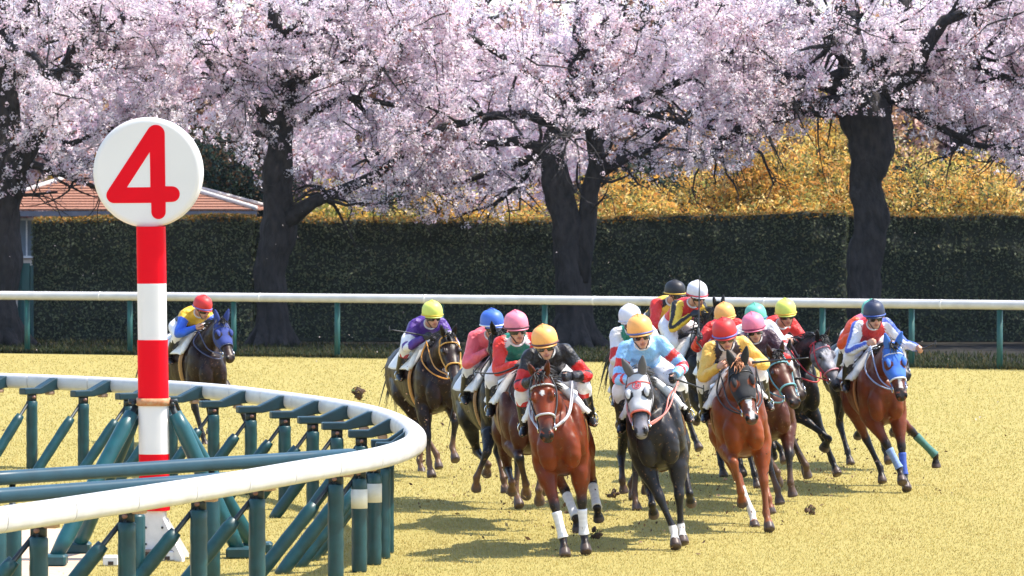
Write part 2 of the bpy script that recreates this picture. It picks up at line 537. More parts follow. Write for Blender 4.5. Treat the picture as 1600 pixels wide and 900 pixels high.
# ============================================================ HEDGES
leaf_m = am('leaf', rough=0.6, var=0.2, scale=5.0, spec=0.15, trans=0.30)
def leaf_cloud(P, N, size, cols, r, aspect=1.0, tilt=0.6):
    """quads at P facing roughly N"""
    n = len(P)
    d = N + r.normal(0, tilt, (n, 3))
    d /= np.linalg.norm(d, axis=1)[:, None]
    a = np.cross(d, r.normal(0, 1, (n, 3)))
    a /= np.linalg.norm(a, axis=1)[:, None]
    b = np.cross(d, a)
    s = (size * r.uniform(.6, 1.35, n))[:, None]
    V = np.stack([P - a * s * aspect, P - b * s * .5 + d * s * .15, P + a * s * aspect, P + b * s * .5 + d * s * .15], 1).reshape(-1, 3)
    F = np.arange(4 * n).reshape(-1, 4)
    return V, F, np.repeat(cols, 4, 0)
HEDGE_D = 109.5
def hedge(px0, px1, top0, top1, seedv, label, Dd=0.0, thick=1.5):
    r = np.random.default_rng(seedv)
    Y = HEDGE_D + Dd
    x0, x1 = at(px0, 450, Y)[0], at(px1, 450, Y)[0]
    z0, z1 = at(px0, top0, Y)[2], at(px1, top1, Y)[2]
    root = empty('hedge', ((x0 + x1) / 2, Y + thick / 2, 0), label, 'hedge', 'clipped hedges behind the trees')
    off = np.array(root.location)
    # core with an uneven clipped surface
    nx, nz, ny = int((x1 - x0) / .12), 26, 12
    xs = np.linspace(x0, x1, nx)
    prof = [(0, f) for f in np.linspace(0, 1, nz)] + [(f, 1) for f in np.linspace(0, 1, ny)[1:]] + [(1, f) for f in np.linspace(1, 0, nz)[1:]]
    V, m = [], len(prof)
    for x in xs:
        zt = np.interp(x, [x0, x1], [z0, z1])
        for fy, fz in prof:
            V.append((x, Y + fy * thick, fz * zt))
    V = np.array(V)
    V += (np.stack([0 * V[:, 0], .10 * wob(V, 2.2, seedv) + .05 * wob(V, 6, seedv + 1), (.06 * wob(V, 1.7, seedv + 2) + .05 * wob(V, 5, seedv)) * (V[:, 2] > 2)], 1)) * (V[:, 2] > .05)[:, None]
    F = [[i * m + j, i * m + j + 1, (i + 1) * m + j + 1, (i + 1) * m + j] for i in range(nx - 1) for j in range(m - 1)]
    F = [f[::-1] for f in F]
    F += [[j for j in range(m)], [(nx - 1) * m + j for j in range(m)][::-1]]
    core = pm('hedge_core', (.022, .028, .020), rough=.95, var=.4, scale=12, bump=.8, bdist=.08)
    mesh('branches', V - off, F, core, root)
    # leaves on the face, the top and the ends
    A = (x1 - x0)
    nf = int(A * 3.0 * 420)
    X = r.uniform(x0, x1, nf); fz = r.uniform(0.0, 1, nf)
    zt = np.interp(X, [x0, x1], [z0, z1])
    P1 = np.stack([X, np.full(nf, Y), fz * zt], 1)
    P1[:, 1] += .10 * wob(P1, 2.2, seedv) + .05 * wob(P1, 6, seedv + 1) + r.uniform(-.05, .03, nf)
    N1 = np.tile([0, -1, .15], (nf, 1))
    nt = int(A * thick * 700)
    X = r.uniform(x0, x1, nt)
    zt = np.interp(X, [x0, x1], [z0, z1])
    P2 = np.stack([X, Y + r.uniform(-.05, thick, nt), zt + r.uniform(-.05, .07, nt)], 1)
    P2[:, 2] += .06 * wob(P2, 1.7, seedv + 2)
    N2 = np.tile([0, -.1, 1.0], (nt, 1))
    ne = int(thick * 3 * 500)
    P3, N3 = [], []
    for xe, sg in ((x0, -1), (x1, 1)):
        q = np.stack([np.full(ne, xe) + sg * r.uniform(-.03, .06, ne), Y + r.uniform(0, thick, ne), r.uniform(0, 1, ne) * (z0 if sg < 0 else z1)], 1)
        P3.append(q); N3.append(np.tile([sg, 0, .1], (ne, 1)))
    P = np.vstack([P1, P2] + P3); N = np.vstack([N1, N2] + N3).astype(float)
    base = np.array([[.125, .15, .09], [.14, .16, .09], [.11, .135, .09], [.16, .15, .085]])
    C = base[r.choice(4, len(P), p=[.4, .25, .28, .07])] * (r.uniform(.82, 1.12, len(P)) * (1 + .18 * wob(P, 1.1, seedv)))[:, None]
    # sunlight painted in: leaves along the clipped top turn rusty gold
    sunlit_top = (P[:, 2] > np.interp(P[:, 0], [x0, x1], [z0, z1]) - .05 - .07 * r.random(len(P)))
    gold = np.array([[.30, .14, .025], [.24, .17, .04], [.10, .10, .03]])
    C[sunlit_top] = gold[r.choice(3, sunlit_top.sum(), p=[.4, .3, .3])] * r.uniform(.7, 1.3, sunlit_top.sum())[:, None]
    Vl, Fl, Cl = leaf_cloud(P, N, .042, C, r, tilt=.62)
    mesh('foliage', Vl - off, Fl, leaf_m, root, cols=Cl, smooth=False)
hedge(52, 395, 344, 340, 1, 'long dark clipped hedge in front of the tiled house, left of the second trunk')
hedge(398, 920, 343, 346, 2, 'dark clipped hedge between the two middle cherry trunks', .12)
hedge(921, 1322, 344, 334, 3, 'dark clipped hedge below the golden bamboo, left of the right trunk', -.25)
hedge(1324, 2150, 337, 336, 4, 'dark clipped hedge running off to the right of the rightmost trunk', .1)

hedge(-1100, -40, 344, 344, 5, 'dark clipped hedge continuing left of the leftmost cherry trunk', .2)

# ============================================================ HOUSE BEHIND THE HEDGE
def house():
    D = 124.0
    xl, xr = at(-40, 330, D)[0], at(404, 330, D)[0]
    ze, zr = at(0, 328, D)[2], at(0, 262, D)[2]
    yf, yb = D - 1.2, D + 7.0
    root = empty('tiled_house', ((xl + xr) / 2, D + 3, 0), 'low house with brown tiled hip roof behind the hedge at the left', 'house')
    off = np.array(root.location)
    wall = pm('house_wall', (.62, .52, .43), rough=.85, var=.12, scale=3, bump=.1)
    mb = MB()
    mb.box(np.array([(xl + xr) / 2, D + 3, ze / 2 - .15]) - off, (xr - xl - 1.6, 6.4, ze - .3))
    mb.build('wall', wall, root, smooth=False)
    # hip roof: courses of tiles as stepped strips
    mb = MB()
    n = 16
    rx0, rx1, ry = xl + 3.2, xr - 4.2, (yf + yb) / 2
    def ringp(t):
        return (xl + (rx0 - xl) * t, xr + (rx1 - xr) * t, yf + (ry - yf) * t, yb + (ry - yb) * t, ze + (zr - ze) * t)
    for i in range(n):
        a, b = ringp(i / n), ringp((i + 1) / n)
        q = .035
        for (p0, p1, p2, p3) in (((a[0], a[2]), (a[1], a[2]), (b[1], b[2]), (b[0], b[2])), ((a[1], a[2]), (a[1], a[3]), (b[1], b[3]), (b[1], b[2])),
                                 ((a[1], a[3]), (a[0], a[3]), (b[0], b[3]), (b[1], b[3])), ((a[0], a[3]), (a[0], a[2]), (b[0], b[2]), (b[0], b[3]))):
            V = np.array([(*p0, a[4] - .01), (*p1, a[4] - .01), (*p1, a[4] + q), (*p0, a[4] + q), (*p2, b[4] + .004), (*p3, b[4] + .004)])
            mb.add(V - off, [[0, 1, 2, 3], [3, 2, 4, 5]])
    tile = pm('roof_tile', (.34, .15, .085), rough=.7, var=.3, scale=14, bump=.3, stretch=(1, 1, .3), c2=(.21, .09, .055))
    rf = mb.build('roof', tile, root, smooth=False)
    mb = MB()
    for c in ((xl, yf), (xr, yf), (xl, yb), (xr, yb)):
        e = (rx0 if c[0] == xl else rx1, ry, zr + .05)
        mb.tube(np.array([(c[0], c[1], ze + .05), e]) - off, .07, 8)
    mb.tube(np.array([(rx0, ry, zr + .06), (rx1, ry, zr + .06)]) - off, .09, 8)
    mb.build('ridge_cap', pm('ridge_tile', (.55, .52, .50), rough=.6, var=.2), rf)
    mb = MB()
    mb.box(np.array([(xl + xr) / 2, yf + .02, ze - .10]) - off, (xr - xl + .04, .10, .14))
    mb.build('gutter', pm('gutter_grey', (.16, .16, .19), rough=.5), root, smooth=False)
    for px in (42,):
        w = at(px, 372, D - .22)
        f = MB()
        for dx, dz, sx, sz in ((-.28, 0, .06, 1.1), (.28, 0, .06, 1.1), (0, .52, .62, .06), (0, -.52, .62, .06), (0, 0, .04, .98)):
            f.box(np.array([w[0] + dx, D - .25, w[2] + dz]) - off, (sx, .08, sz))
        fr = f.build('window', pm('window_white', (.72, .72, .72), rough=.5), root, smooth=False)
        g = MB()
        g.box(np.array([w[0], D - .235, w[2]]) - off, (.5, .02, .98))
        g.build('pane', pm('window_glass', (.20, .24, .28), rough=.08, var=.05), fr, smooth=False)
house()
def far_building(px0, px1, top, D, c, label, wins):
    x0, x1 = at(px0, 200, D)[0], at(px1, 200, D)[0]
    zt = at(800, top, D)[2]
    root = empty('building', ((x0 + x1) / 2, D + 4, 0), label, 'building')
    off = np.array(root.location)
    mb = MB()
    mb.box(np.array([(x0 + x1) / 2, D + 4, zt / 2]) - off, (x1 - x0, 8, zt))
    mb.build('wall', pm('plaster_%d' % px0, c, rough=.85, var=.08, scale=1.5), root, smooth=False)
    mb = MB()
    mb.box(np.array([(x0 + x1) / 2, D + 4, zt + .12]) - off, (x1 - x0 + .5, 8.5, .24))
    mb.build('roof', pm('roof_grey', (.25, .23, .24), rough=.7), root, smooth=False)
    for px, py, w, h in wins:
        p = at(px, py, D)
        f = MB()
        for dx, dz, sx, sz in ((-w / 2, 0, .09, h + .09), (w / 2, 0, .09, h + .09), (0, h / 2, w, .09), (0, -h / 2, w, .09), (0, 0, .06, h)):
            f.box(np.array([p[0] + dx, D - .03, p[2] + dz]) - off, (sx, .1, sz))
        fr = f.build('window', pm('window_white', (.72, .72, .72), rough=.5), root, smooth=False)
        g = MB()
        g.box(np.array([p[0], D - .015, p[2]]) - off, (w, .03, h))
        g.build('pane', pm('window_glass', (.20, .24, .28), rough=.08, var=.05), fr, smooth=False)
far_building(60, 330, -40, 160, (.70, .58, .47), 'cream building seen through gaps in the blossom at the upper left', [(100, 60, 1.4, 1.6), (235, 108, 1.2, 1.7), (300, 60, 1.4, 1.6), (160, 180, 1.4, 1.6)])

# ============================================================ TREES
bark = lambda: pm('bark', (.038, .031, .030), rough=.95, var=.4, scale=7.0, bump=1.0, bdist=.10, stretch=(1, 1, .5), c2=(.010, .009, .009))
bloss_m = am('blossom', rough=0.8, var=0.05, scale=2.0, spec=0.1, trans=0.68)
def trunk_tube(P, R, seedv, n=22, sub=8):
    """gnarled tapered trunk: ridges along the grain and knots"""
    L = catmull(np.hstack([P, np.asarray(R)[:, None]]), sub)
    P, R = L[:, :3], L[:, 3]
    V, F = tube(P, R, n)
    V = V.copy()
    k = len(P)
    th = np.tile(np.linspace(0, 2 * np.pi, n, endpoint=False), k)
    cen = np.repeat(P, n, 0)
    out = V - cen
    g = .16 * np.sin(th * 3 + cen[:, 2] * .9 + seedv) + .08 * np.sin(th * 7 + cen[:, 2] * 2.2 + seedv * 2) + .15 * wob(V, 2.6, seedv) + .11 * wob(V, 6.0, seedv) + .12 * np.clip(wob(V, 3.3, seedv * 3 + 1) - .45, 0, 1)
    return cen + out * (1 + g)[:, None], F

class Cherry:
    def __init__(c, trunk, seedv, label, group, low, limbs=(), D=105.0, dens=1.0, extent=5.2, zmin_dir=.1, petal=.034, nlimb=7, tmin=.62, zcrown=None, cheap=False, fill=1250):
        """trunk: list of (x,y,z,r); limbs: explicit polylines [(x,y,z,r)...]; low(X): lowest height of blossom"""
        r = np.random.default_rng(seedv)
        c.r = r
        c.fill = fill if not cheap else fill * 1.1
        T = np.array(trunk, float)
        base = np.array([T[0, 0], T[0, 1], 0])
        root = empty('cherry_tree', base, label, 'tree', group)
        tb = MB()
        V, F = trunk_tube(T[:, :3], T[:, 3], seedv)
        tb.add(V - base, F)
        if not cheap:
            for q in range(6):      # root flare
                a = q * 1.05 + seedv
                d = np.array([math.cos(a), math.sin(a), 0])
                V, F = trunk_tube(np.array([T[0, :3] + d * T[0, 3] * .3 + (0, 0, .75), T[0, :3] + d * T[0, 3] * .9 + (0, 0, .28), T[0, :3] + d * T[0, 3] * 1.9 + (0, 0, -.06)]), [T[0, 3] * .45, T[0, 3] * .36, T[0, 3] * .16], q + seedv, 12, 5)
                tb.add(V - base, F)
        tb.build('trunk', bark(), root)
        bb = MB()
        tips = []
        mains = [np.array(l, float) for l in limbs]
        zt = T[-1, 2]
        for i in range(nlimb):
            t = r.uniform(tmin, 1.0)
            s = catmull(T, 4)
            p = s[int(t * (len(s) - 1))]
            a = i * 2.4 + r.uniform(-.4, .4)
            L = extent * r.uniform(.7, 1.1)
            d = np.array([math.cos(a), math.sin(a) * .8, r.uniform(.15, .75)])
            mains.append(c.poly(p[:3], d, L, p[3] * .55, 6, .25, -.02))
        for m in mains:
            bb.tube(m[:, :3] - base, m[:, 3], 8)
        subs = []
        for m in mains:
            s = catmull(m, 4)
            nb = int(10 * np.linalg.norm(m[-1, :3] - m[0, :3]) / 4) + 4
            for i in range(nb):
                t = r.uniform(.22, 1.0)
                p = s[int(t * (len(s) - 1))]
                tn = nrm(s[min(len(s) - 1, int(t * (len(s) - 1)) + 1)][:3] - s[max(0, int(t * (len(s) - 1)) - 1)][:3])
                d = nrm(tn * .6 + r.normal(0, .75, 3) + (0, 0, .12))
                L = r.uniform(1.0, 2.3) * (1.15 - .4 * t)
                q = c.poly(p[:3], d, L, max(.016, min(p[3] * .5, .055)), 5, .32, -.06)
                subs.append(q)
        for m in subs:
            if not cheap or r.random() < .6:
                bb.tube(m[:, :3] - base, m[:, 3], 5, cap=False)
        tw = []
        for m in subs + [x[len(x) // 2:] for x in mains]:
            s = catmull(m, 4)
            for i in range(int(7.5 * dens)):
                p = s[int(r.uniform(.15, 1.0) * (len(s) - 1))]
                d = nrm(r.normal(0, 1, 3) * (1, 1, .7) + nrm(m[-1, :3] - m[0, :3]) * .7)
                q = c.poly(p[:3], d, r.uniform(.35, .95), .011, 4, .35, -.10)
                tw.append(q)
        # twigs reaching into the emptier parts of the crown
        Q = np.concatenate([catmull(m[:, :3], 3)[2:] for m in subs + mains])
        kd = kdtree.KDTree(len(Q))
        for i, v in enumerate(Q.tolist()): kd.insert(v, i)
        kd.balance()
        for i in range(int(c.fill)):
            x = base[0] + r.uniform(-1, 1) * 4.6
            p = np.array([x, base[1] + r.normal(-.3, 1.5), r.uniform(low(x), 9.4)])
            if wob(p[None], .95, seedv)[0] + .5 * wob(p[None], 2.1, seedv + 3)[0] < -.45: continue
            co, _, dist = kd.find(p.tolist())
            if dist > 3.2 or dist < .15: continue
            co = np.array(co)
            if dist > 1.2: co = p + (co - p) * 1.2 / dist * r.uniform(.6, 1.4)
            mid = (co + p) / 2 + r.normal(0, .08, 3) + (0, 0, .08)
            pts = np.array([co, co * .6 + mid * .4 , mid, mid * .4 + p * .6, p])
            tw.append(np.hstack([pts, np.linspace(.011, .003, 5)[:, None]]))
        for m in tw:
            zl = low(m[-1, 0])
            if m[-1, 2] < zl and r.random() > .10: continue
            if not cheap and r.random() < .75: bb.tube(m[:, :3] - base, m[:, 3], 3, cap=False)
            s = catmull(m[:, :3], 3)
            for i in range(r.integers(7, 12)):
                p = s[r.integers(2, len(s))] + r.normal(0, .05, 3)
                tips.append(p)
        # long bare-tipped shoots on the near side, thinly flowered
        for i in range(0 if cheap else 64):
            q0 = Q[r.integers(0, len(Q))]
            if q0[2] < low(q0[0]) + .3 or q0[1] > base[1]: continue
            m = c.poly(q0 + (0, -.5, 0), np.array([r.normal(0, 1), -.35, r.normal(-.05, .35)]), r.uniform(1.2, 2.8), .024, 7, .30, -.03)
            bb.tube(m[:, :3] - base, m[:, 3], 4, cap=False)
            s = catmull(m[:, :3], 3)
            for k in range(9): tips.append(s[r.integers(6, len(s))] + r.normal(0, .05, 3))
        for m in subs:
            s = catmull(m[:, :3], 3)
            for i in range(6):
                tips.append(s[r.integers(4, len(s))] + r.normal(0, .06, 3))
        bb.build('limb', bark(), root)
        tips = np.array(tips)
        lo = np.array([low(x) for x in tips[:, 0]])
        keep = tips[:, 2] > lo + r.normal(0, .12, len(tips))
        keep &= (tips[:, 2] > lo + .9) | (r.random(len(tips)) < .55)
        # airy holes in the crown
        hole = wob(tips, .95, seedv) + .5 * wob(tips, 2.1, seedv + 3)
        keep &= hole > -.32
        keep &= (tips[:, 2] < 9.6) & ((tips[:, 2] < 8.3) | (r.random(len(tips)) < .08))  # unseen crown top and the back thinned to let sunlight through
        keep &= (tips[:, 1] < base[1] + .8) | (r.random(len(tips)) < .6)
        tips = tips[keep]
        c.n = len(tips)
        k = 9 if not cheap else 6
        n = len(tips)
        rad = (.066 if not cheap else .085) * r.uniform(.65, 1.35, n)
        dirs = r.normal(0, 1, (n, k, 3))
        dirs /= np.linalg.norm(dirs, axis=2)[:, :, None]
        P = (tips[:, None, :] + dirs * rad[:, None, None]).reshape(-1, 3)
        N = dirs.reshape(-1, 3)
        pal = np.array([[.95, .84, .89], [.96, .90, .93], [.93, .77, .84], [.89, .66, .76]])
        ci = r.choice(4, n, p=[.40, .32, .20, .08])
        C = np.repeat(pal[ci] * r.uniform(.92, 1.05, n)[:, None], k, 0)
        rust = r.random(len(P)) < np.repeat(np.where(wob(tips, .8, seedv + 7) > .35, .13, .02), k)
        C[rust] = np.array([.34, .12, .085]) * r.uniform(.7, 1.4, rust.sum())[:, None]
        Vl, Fl, Cl = leaf_cloud(P, N, petal if not cheap else petal * 1.8, np.clip(C, 0, .97), r, tilt=.35)
        mesh('crown', Vl - base, Fl, bloss_m, root, cols=Cl, smooth=False)
    def poly(c, p, d, L, r0, n, wobble, grav):
        r = c.r
        d = nrm(d)
        out = [(*p, r0)]
        for i in range(n):
            d = nrm(d + r.normal(0, wobble, 3) + (0, 0, grav))
            p = p + d * L / n
            out.append((*p, r0 * (1 - .82 * (i + 1) / n)))
        return np.array(out)

TD = 106.5
def T_(px, py, w, D=TD):
    p = at(px, py, D)
    return (p[0], p[1], p[2], w * .84 / FPX * D / 2)
def low_fn(px, py, D=TD):
    X = [at(x, 300, D)[0] for x in px]
    Z = [at(800, y, D)[2] for y in py]
    return lambda x: float(np.interp(x, X, Z))
LOW = low_fn((-300, 0, 60, 150, 240, 330, 400, 470, 560, 640, 720, 800, 850, 950, 1010, 1060, 1150, 1250, 1330, 1380, 1440, 1500, 1560, 1620, 1900),
             (300, 320, 285, 295, 230, 225, 290, 275, 330, 345, 345, 340, 260, 262, 285, 280, 268, 215, 175, 190, 250, 250, 250, 290, 330))
cherries = []
front = 'cherry trees in blossom along the track'
cherries.append(Cherry([T_(5, 552, 84), T_(0, 470, 66), T_(8, 400, 60), T_(2, 330, 54), T_(14, 270, 60), T_(10, 180, 46), T_(4, 60, 38), T_(0, -60, 22)], 21,
    'leftmost cherry tree, dark trunk cut by the left edge of the photo', front, LOW,
    [[T_(20, 280, 40), T_(55, 210, 38), T_(85, 140, 34), T_(120, 80, 28), T_(150, 30, 16)], [T_(30, 230, 22), T_(95, 150, 26), T_(135, 90, 30), T_(190, 70, 14), T_(250, 90, 7)],
     [T_(40, 215, 18), T_(110, 225, 12), T_(180, 200, 9), T_(260, 205, 5)], [T_(20, 250, 20), T_(70, 262, 14), T_(130, 285, 9), T_(170, 300, 5)], [T_(10, 280, 18), T_(-40, 290, 12), T_(40, 305, 7), T_(90, 300, 4)]], dens=1.0))
cherries.append(Cherry([T_(425, 552, 74), T_(429, 500, 58), T_(422, 430, 53), T_(433, 360, 58), T_(432, 290, 52), T_(438, 220, 46), T_(440, 140, 34), T_(432, 60, 26), T_(430, -60, 16)], 22,
    'cherry tree just right of the tiled house with a long low limb reaching right', front, LOW,
    [[T_(445, 345, 40), T_(490, 315, 24), T_(540, 295, 21), T_(590, 272, 18), T_(650, 225, 12), T_(720, 200, 6)], [T_(440, 205, 30), T_(470, 130, 26), T_(500, 60, 20), T_(560, -20, 12)],
     [T_(430, 210, 26), T_(395, 140, 22), T_(370, 60, 18), T_(330, -20, 10)], [T_(440, 200, 20), T_(540, 150, 14), T_(620, 165, 10), T_(700, 168, 5)], [T_(436, 150, 16), T_(560, 75, 12), T_(640, 70, 10), T_(720, 105, 5)], [T_(570, 283, 15, 107.4), T_(630, 285, 11, 107.6), T_(690, 300, 8, 107.8), T_(750, 320, 4, 108)], [T_(520, 302, 12, 107), T_(560, 318, 8, 107.2), T_(610, 325, 4, 107.4)]], dens=1.1))
cherries.append(Cherry([T_(895, 545, 80), T_(896, 480, 62), T_(890, 410, 58), T_(883, 345, 55), T_(869, 285, 54), T_(866, 235, 44), T_(880, 185, 40), T_(898, 130, 34), T_(905, 50, 24), T_(910, -60, 14)], 23,
    'middle cherry tree with a double trunk rising behind the leading riders', front, LOW,
    [[T_(905, 440, 36), T_(917, 360, 36), T_(921, 300, 34), T_(934, 255, 34), T_(925, 200, 28), T_(930, 130, 22), T_(950, 40, 14)], [T_(932, 272, 26), T_(958, 258, 20), T_(985, 245, 13), T_(1040, 225, 6)], [T_(880, 260, 34), T_(850, 235, 26), T_(810, 220, 20), T_(760, 225, 12), T_(700, 210, 6)],
     [T_(895, 210, 26), T_(905, 140, 24), T_(900, 90, 20), T_(960, 20, 12)], [T_(895, 180, 22), T_(990, 160, 16), T_(1080, 120, 13), T_(1180, 60, 8), T_(1240, 10, 5)], [T_(890, 170, 18), T_(820, 110, 14), T_(740, 60, 10), T_(660, 20, 6)],
     [T_(960, 165, 11), T_(1060, 190, 10), T_(1140, 205, 8), T_(1190, 240, 6), T_(1210, 290, 3)], [T_(850, 240, 20, 107), T_(790, 262, 14, 107.4), T_(720, 285, 10, 107.6), T_(640, 300, 5, 107.8)], [T_(845, 245, 14, 107.2), T_(810, 290, 10, 107.5), T_(770, 320, 6, 107.6), T_(720, 335, 3, 107.8)]], dens=1.1))
cherries.append(Cherry([T_(1356, 540, 72), T_(1350, 480, 64), T_(1345, 430, 62), T_(1352, 380, 66), T_(1360, 335, 58), T_(1352, 285, 64), T_(1364, 230, 80), T_(1350, 165, 90), T_(1332, 80, 50), T_(1318, -20, 28)], 24,
    'cherry tree with a thick bare trunk standing right of the golden bamboo', front, LOW,
    [[T_(1345, 120, 36), T_(1300, 60, 30), T_(1260, 10, 22), T_(1210, -60, 14)], [T_(1370, 120, 34), T_(1400, 50, 26), T_(1420, -30, 20)], [T_(1380, 140, 26), T_(1450, 190, 16), T_(1520, 225, 12), T_(1600, 240, 8)],
     [T_(1330, 110, 26), T_(1270, 130, 16), T_(1200, 110, 12), T_(1120, 90, 7)], [T_(1375, 130, 22), T_(1470, 110, 16), T_(1560, 60, 12), T_(1660, 40, 8)], [T_(1330, 150, 14), T_(1290, 175, 10), T_(1240, 180, 6)]], dens=1.1, tmin=.7))
cherries.append(Cherry([T_(1835, 560, 84), T_(1832, 400, 64), T_(1838, 300, 62), T_(1836, 200, 54), T_(1830, 60, 34), T_(1830, -60, 20)], 25,
    'cherry tree standing outside the right edge, its boughs reaching into the upper right corner', front, LOW,
    [[T_(1836, 240, 40), T_(1740, 200, 30), T_(1640, 150, 22), T_(1540, 110, 14), T_(1470, 90, 6)], [T_(1836, 260, 30), T_(1740, 270, 22), T_(1650, 250, 16), T_(1570, 235, 9)], [T_(1832, 120, 34), T_(1720, 60, 26), T_(1600, 20, 16), T_(1500, 0, 7)]], dens=1.0))
cherries.append(Cherry([T_(-470, 555, 84), T_(-466, 400, 64), T_(-472, 300, 60), T_(-468, 200, 52), T_(-470, 60, 34), T_(-472, -60, 18)], 26,
    'cherry tree standing outside the left edge, boughs reaching towards the leftmost trunk', front, LOW,
    [[T_(-466, 250, 34), T_(-380, 190, 26), T_(-290, 150, 16), T_(-200, 120, 8)], [T_(-470, 240, 28), T_(-560, 200, 20), T_(-650, 170, 10)]], dens=1.0))
# second row behind the hedge
BD = 131.0
LOWB = low_fn((-300, 150, 330, 420, 560, 700, 860, 960, 1100, 1300, 1500, 1900), (260, 250, 190, 250, 330, 330, 320, 220, 150, 130, 170, 240), BD)
for i, (px, lb) in enumerate(((120, 'blossoming cherry behind the tiled house'), (660, 'blossoming cherry low behind the hedge, between the two middle trunks'), (1010, 'blossoming cherry behind the golden bamboo, right of the middle trunk'), (1500, 'blossoming cherry behind the hedge at the far right'))):
    Bt = lambda py, w, dx=0: T_(px + dx, py, w, BD)
    cherries.append(Cherry([Bt(500, 50), Bt(400, 44, 4), Bt(300, 42, -6), Bt(200, 36, 4), Bt(100, 26, -4), Bt(0, 14)], 40 + i, lb, 'cherry trees behind the hedge', LOWB, [], dens=.8, extent=6.0, nlimb=11, tmin=.4, cheap=True, petal=.034))

gold_m = am('gold_leaf', rough=0.6, var=0.15, scale=5.0, spec=0.15, trans=0.5)
def bush(name, px, py_top, py_bot, wpx, D, label, cat, group, pal, n, leaf, seedv, aspect=1.0, spray=True, deep=2.2, trunkw=.12):
    """foliage as leaf sprays hung on a few stems, uneven outline"""
    r = np.random.default_rng(seedv)
    b = at(px, py_bot, D); b[2] = 0
    root = empty(name, b, label, cat, group)
    zt, zb = at(px, py_top, D)[2], max(at(px, py_bot, D)[2], .3)
    hw = wpx / FPX * D / 2
    mb = MB()
    cl = []
    for i in range(26):
        a = r.uniform(0, 2 * np.pi); rr = r.uniform(0, 1) ** .6
        tip = np.array([math.cos(a) * rr * hw, math.sin(a) * rr * deep, zb + (zt - zb) * r.uniform(.35, 1.0) * (1 - .35 * rr)])
        mid = tip * .5 + np.array([0, 0, zb * .3])
        mid[:2] = tip[:2] * .45
        pts = catmull([np.array([r.normal(0, .12), r.normal(0, .12), 0]), mid, tip], 5)
        mb.tube(pts, np.linspace(trunkw * .35, .012, len(pts)), 5)
        for k in range(n // 19):
            q = pts[r.integers(4, len(pts))] + r.normal(0, 1, 3) * (.42, .42, .30)
            cl.append(q)
    mb.build('stem', pm('stem_brown', (.10, .065, .045), rough=.8), root)
    cl = np.array(cl)
    per = 9
    ax = r.normal(0, 1, (len(cl), 3)); ax /= np.linalg.norm(ax, axis=1)[:, None]
    P, N, A = [], [], []
    for k in range(per):
        P.append(cl + r.normal(0, .10, cl.shape))
    P = np.concatenate(P)
    N = r.normal(0, 1, P.shape) + np.array([0, -.25, .6])
    N /= np.linalg.norm(N, axis=1)[:, None]
    pal = np.array(pal)
    tone = np.tile(r.integers(0, len(pal), len(cl)), per)
    C = pal[tone] * r.uniform(.7, 1.3, len(P))[:, None]
    Vl, Fl, Cl = leaf_cloud(P, N, leaf, C, r, aspect=aspect, tilt=.3)
    mesh('foliage', Vl, Fl, gold_m if name == 'bamboo_clump' else leaf_m, root, cols=Cl, smooth=False)
GOLD = [(.82, .50, .11), (.90, .70, .30), (.72, .38, .07), (.27, .23, .07), (.82, .42, .13), (.10, .11, .05), (.40, .40, .11), (.70, .54, .14)]
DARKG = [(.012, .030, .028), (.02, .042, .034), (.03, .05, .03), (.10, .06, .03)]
GB = 'golden bamboo behind the hedge'
bush('bamboo_clump', 985, 245, 470, 150, 116, 'golden bamboo clump right beside the middle trunk', 'bamboo', GB, GOLD, 2080, .046, 61, 1.5)
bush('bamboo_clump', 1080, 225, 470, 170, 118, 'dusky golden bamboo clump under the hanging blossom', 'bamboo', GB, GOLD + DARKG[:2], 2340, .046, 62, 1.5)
bush('bamboo_clump', 1190, 165, 470, 190, 117, 'tall golden bamboo clump in the widest gap below the blossom', 'bamboo', GB, GOLD, 2860, .046, 63, 1.5)
bush('bamboo_clump', 1290, 130, 470, 170, 119, 'tallest golden bamboo clump, touching the right trunk', 'bamboo', GB, GOLD, 2860, .046, 64, 1.5)
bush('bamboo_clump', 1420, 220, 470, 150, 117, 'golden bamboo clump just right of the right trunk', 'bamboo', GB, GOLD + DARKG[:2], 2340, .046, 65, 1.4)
bush('bamboo_clump', 1530, 190, 470, 190, 118, 'golden bamboo clump near the right edge', 'bamboo', GB, GOLD, 2600, .046, 66, 1.4)
bush('bamboo_clump', 530, 285, 470, 130, 116, 'small yellow-green bamboo clump under the long low limb', 'bamboo', GB, GOLD[:2] + [(.30, .30, .06), (.20, .22, .05)], 1560, .046, 67, 1.5)
bush('evergreen_tree', 362, 170, 470, 130, 135, 'dark evergreen tree right of the house roof', 'tree', 'dark evergreens behind the house', DARKG, 3640, .07, 71, 1.0, trunkw=.4)
bush('evergreen_tree', 280, 130, 470, 170, 140, 'dark evergreen tree above the house roof', 'tree', 'dark evergreens behind the house', DARKG, 3640, .07, 72, 1.0, trunkw=.4)
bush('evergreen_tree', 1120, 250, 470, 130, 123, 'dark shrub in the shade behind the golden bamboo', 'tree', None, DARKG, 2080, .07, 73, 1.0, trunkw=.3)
bush('autumn_shrub', 165, 165, 470, 110, 134, 'orange-leaved shrub seen through blossom above the house', 'shrub', None, GOLD, 2560, .07, 74, 1.2)
bush('evergreen_tree', 1500, 230, 470, 260, 124, 'dark evergreen behind the bamboo at the right edge', 'tree', None, DARKG, 2600, .07, 75, 1.0, trunkw=.3)

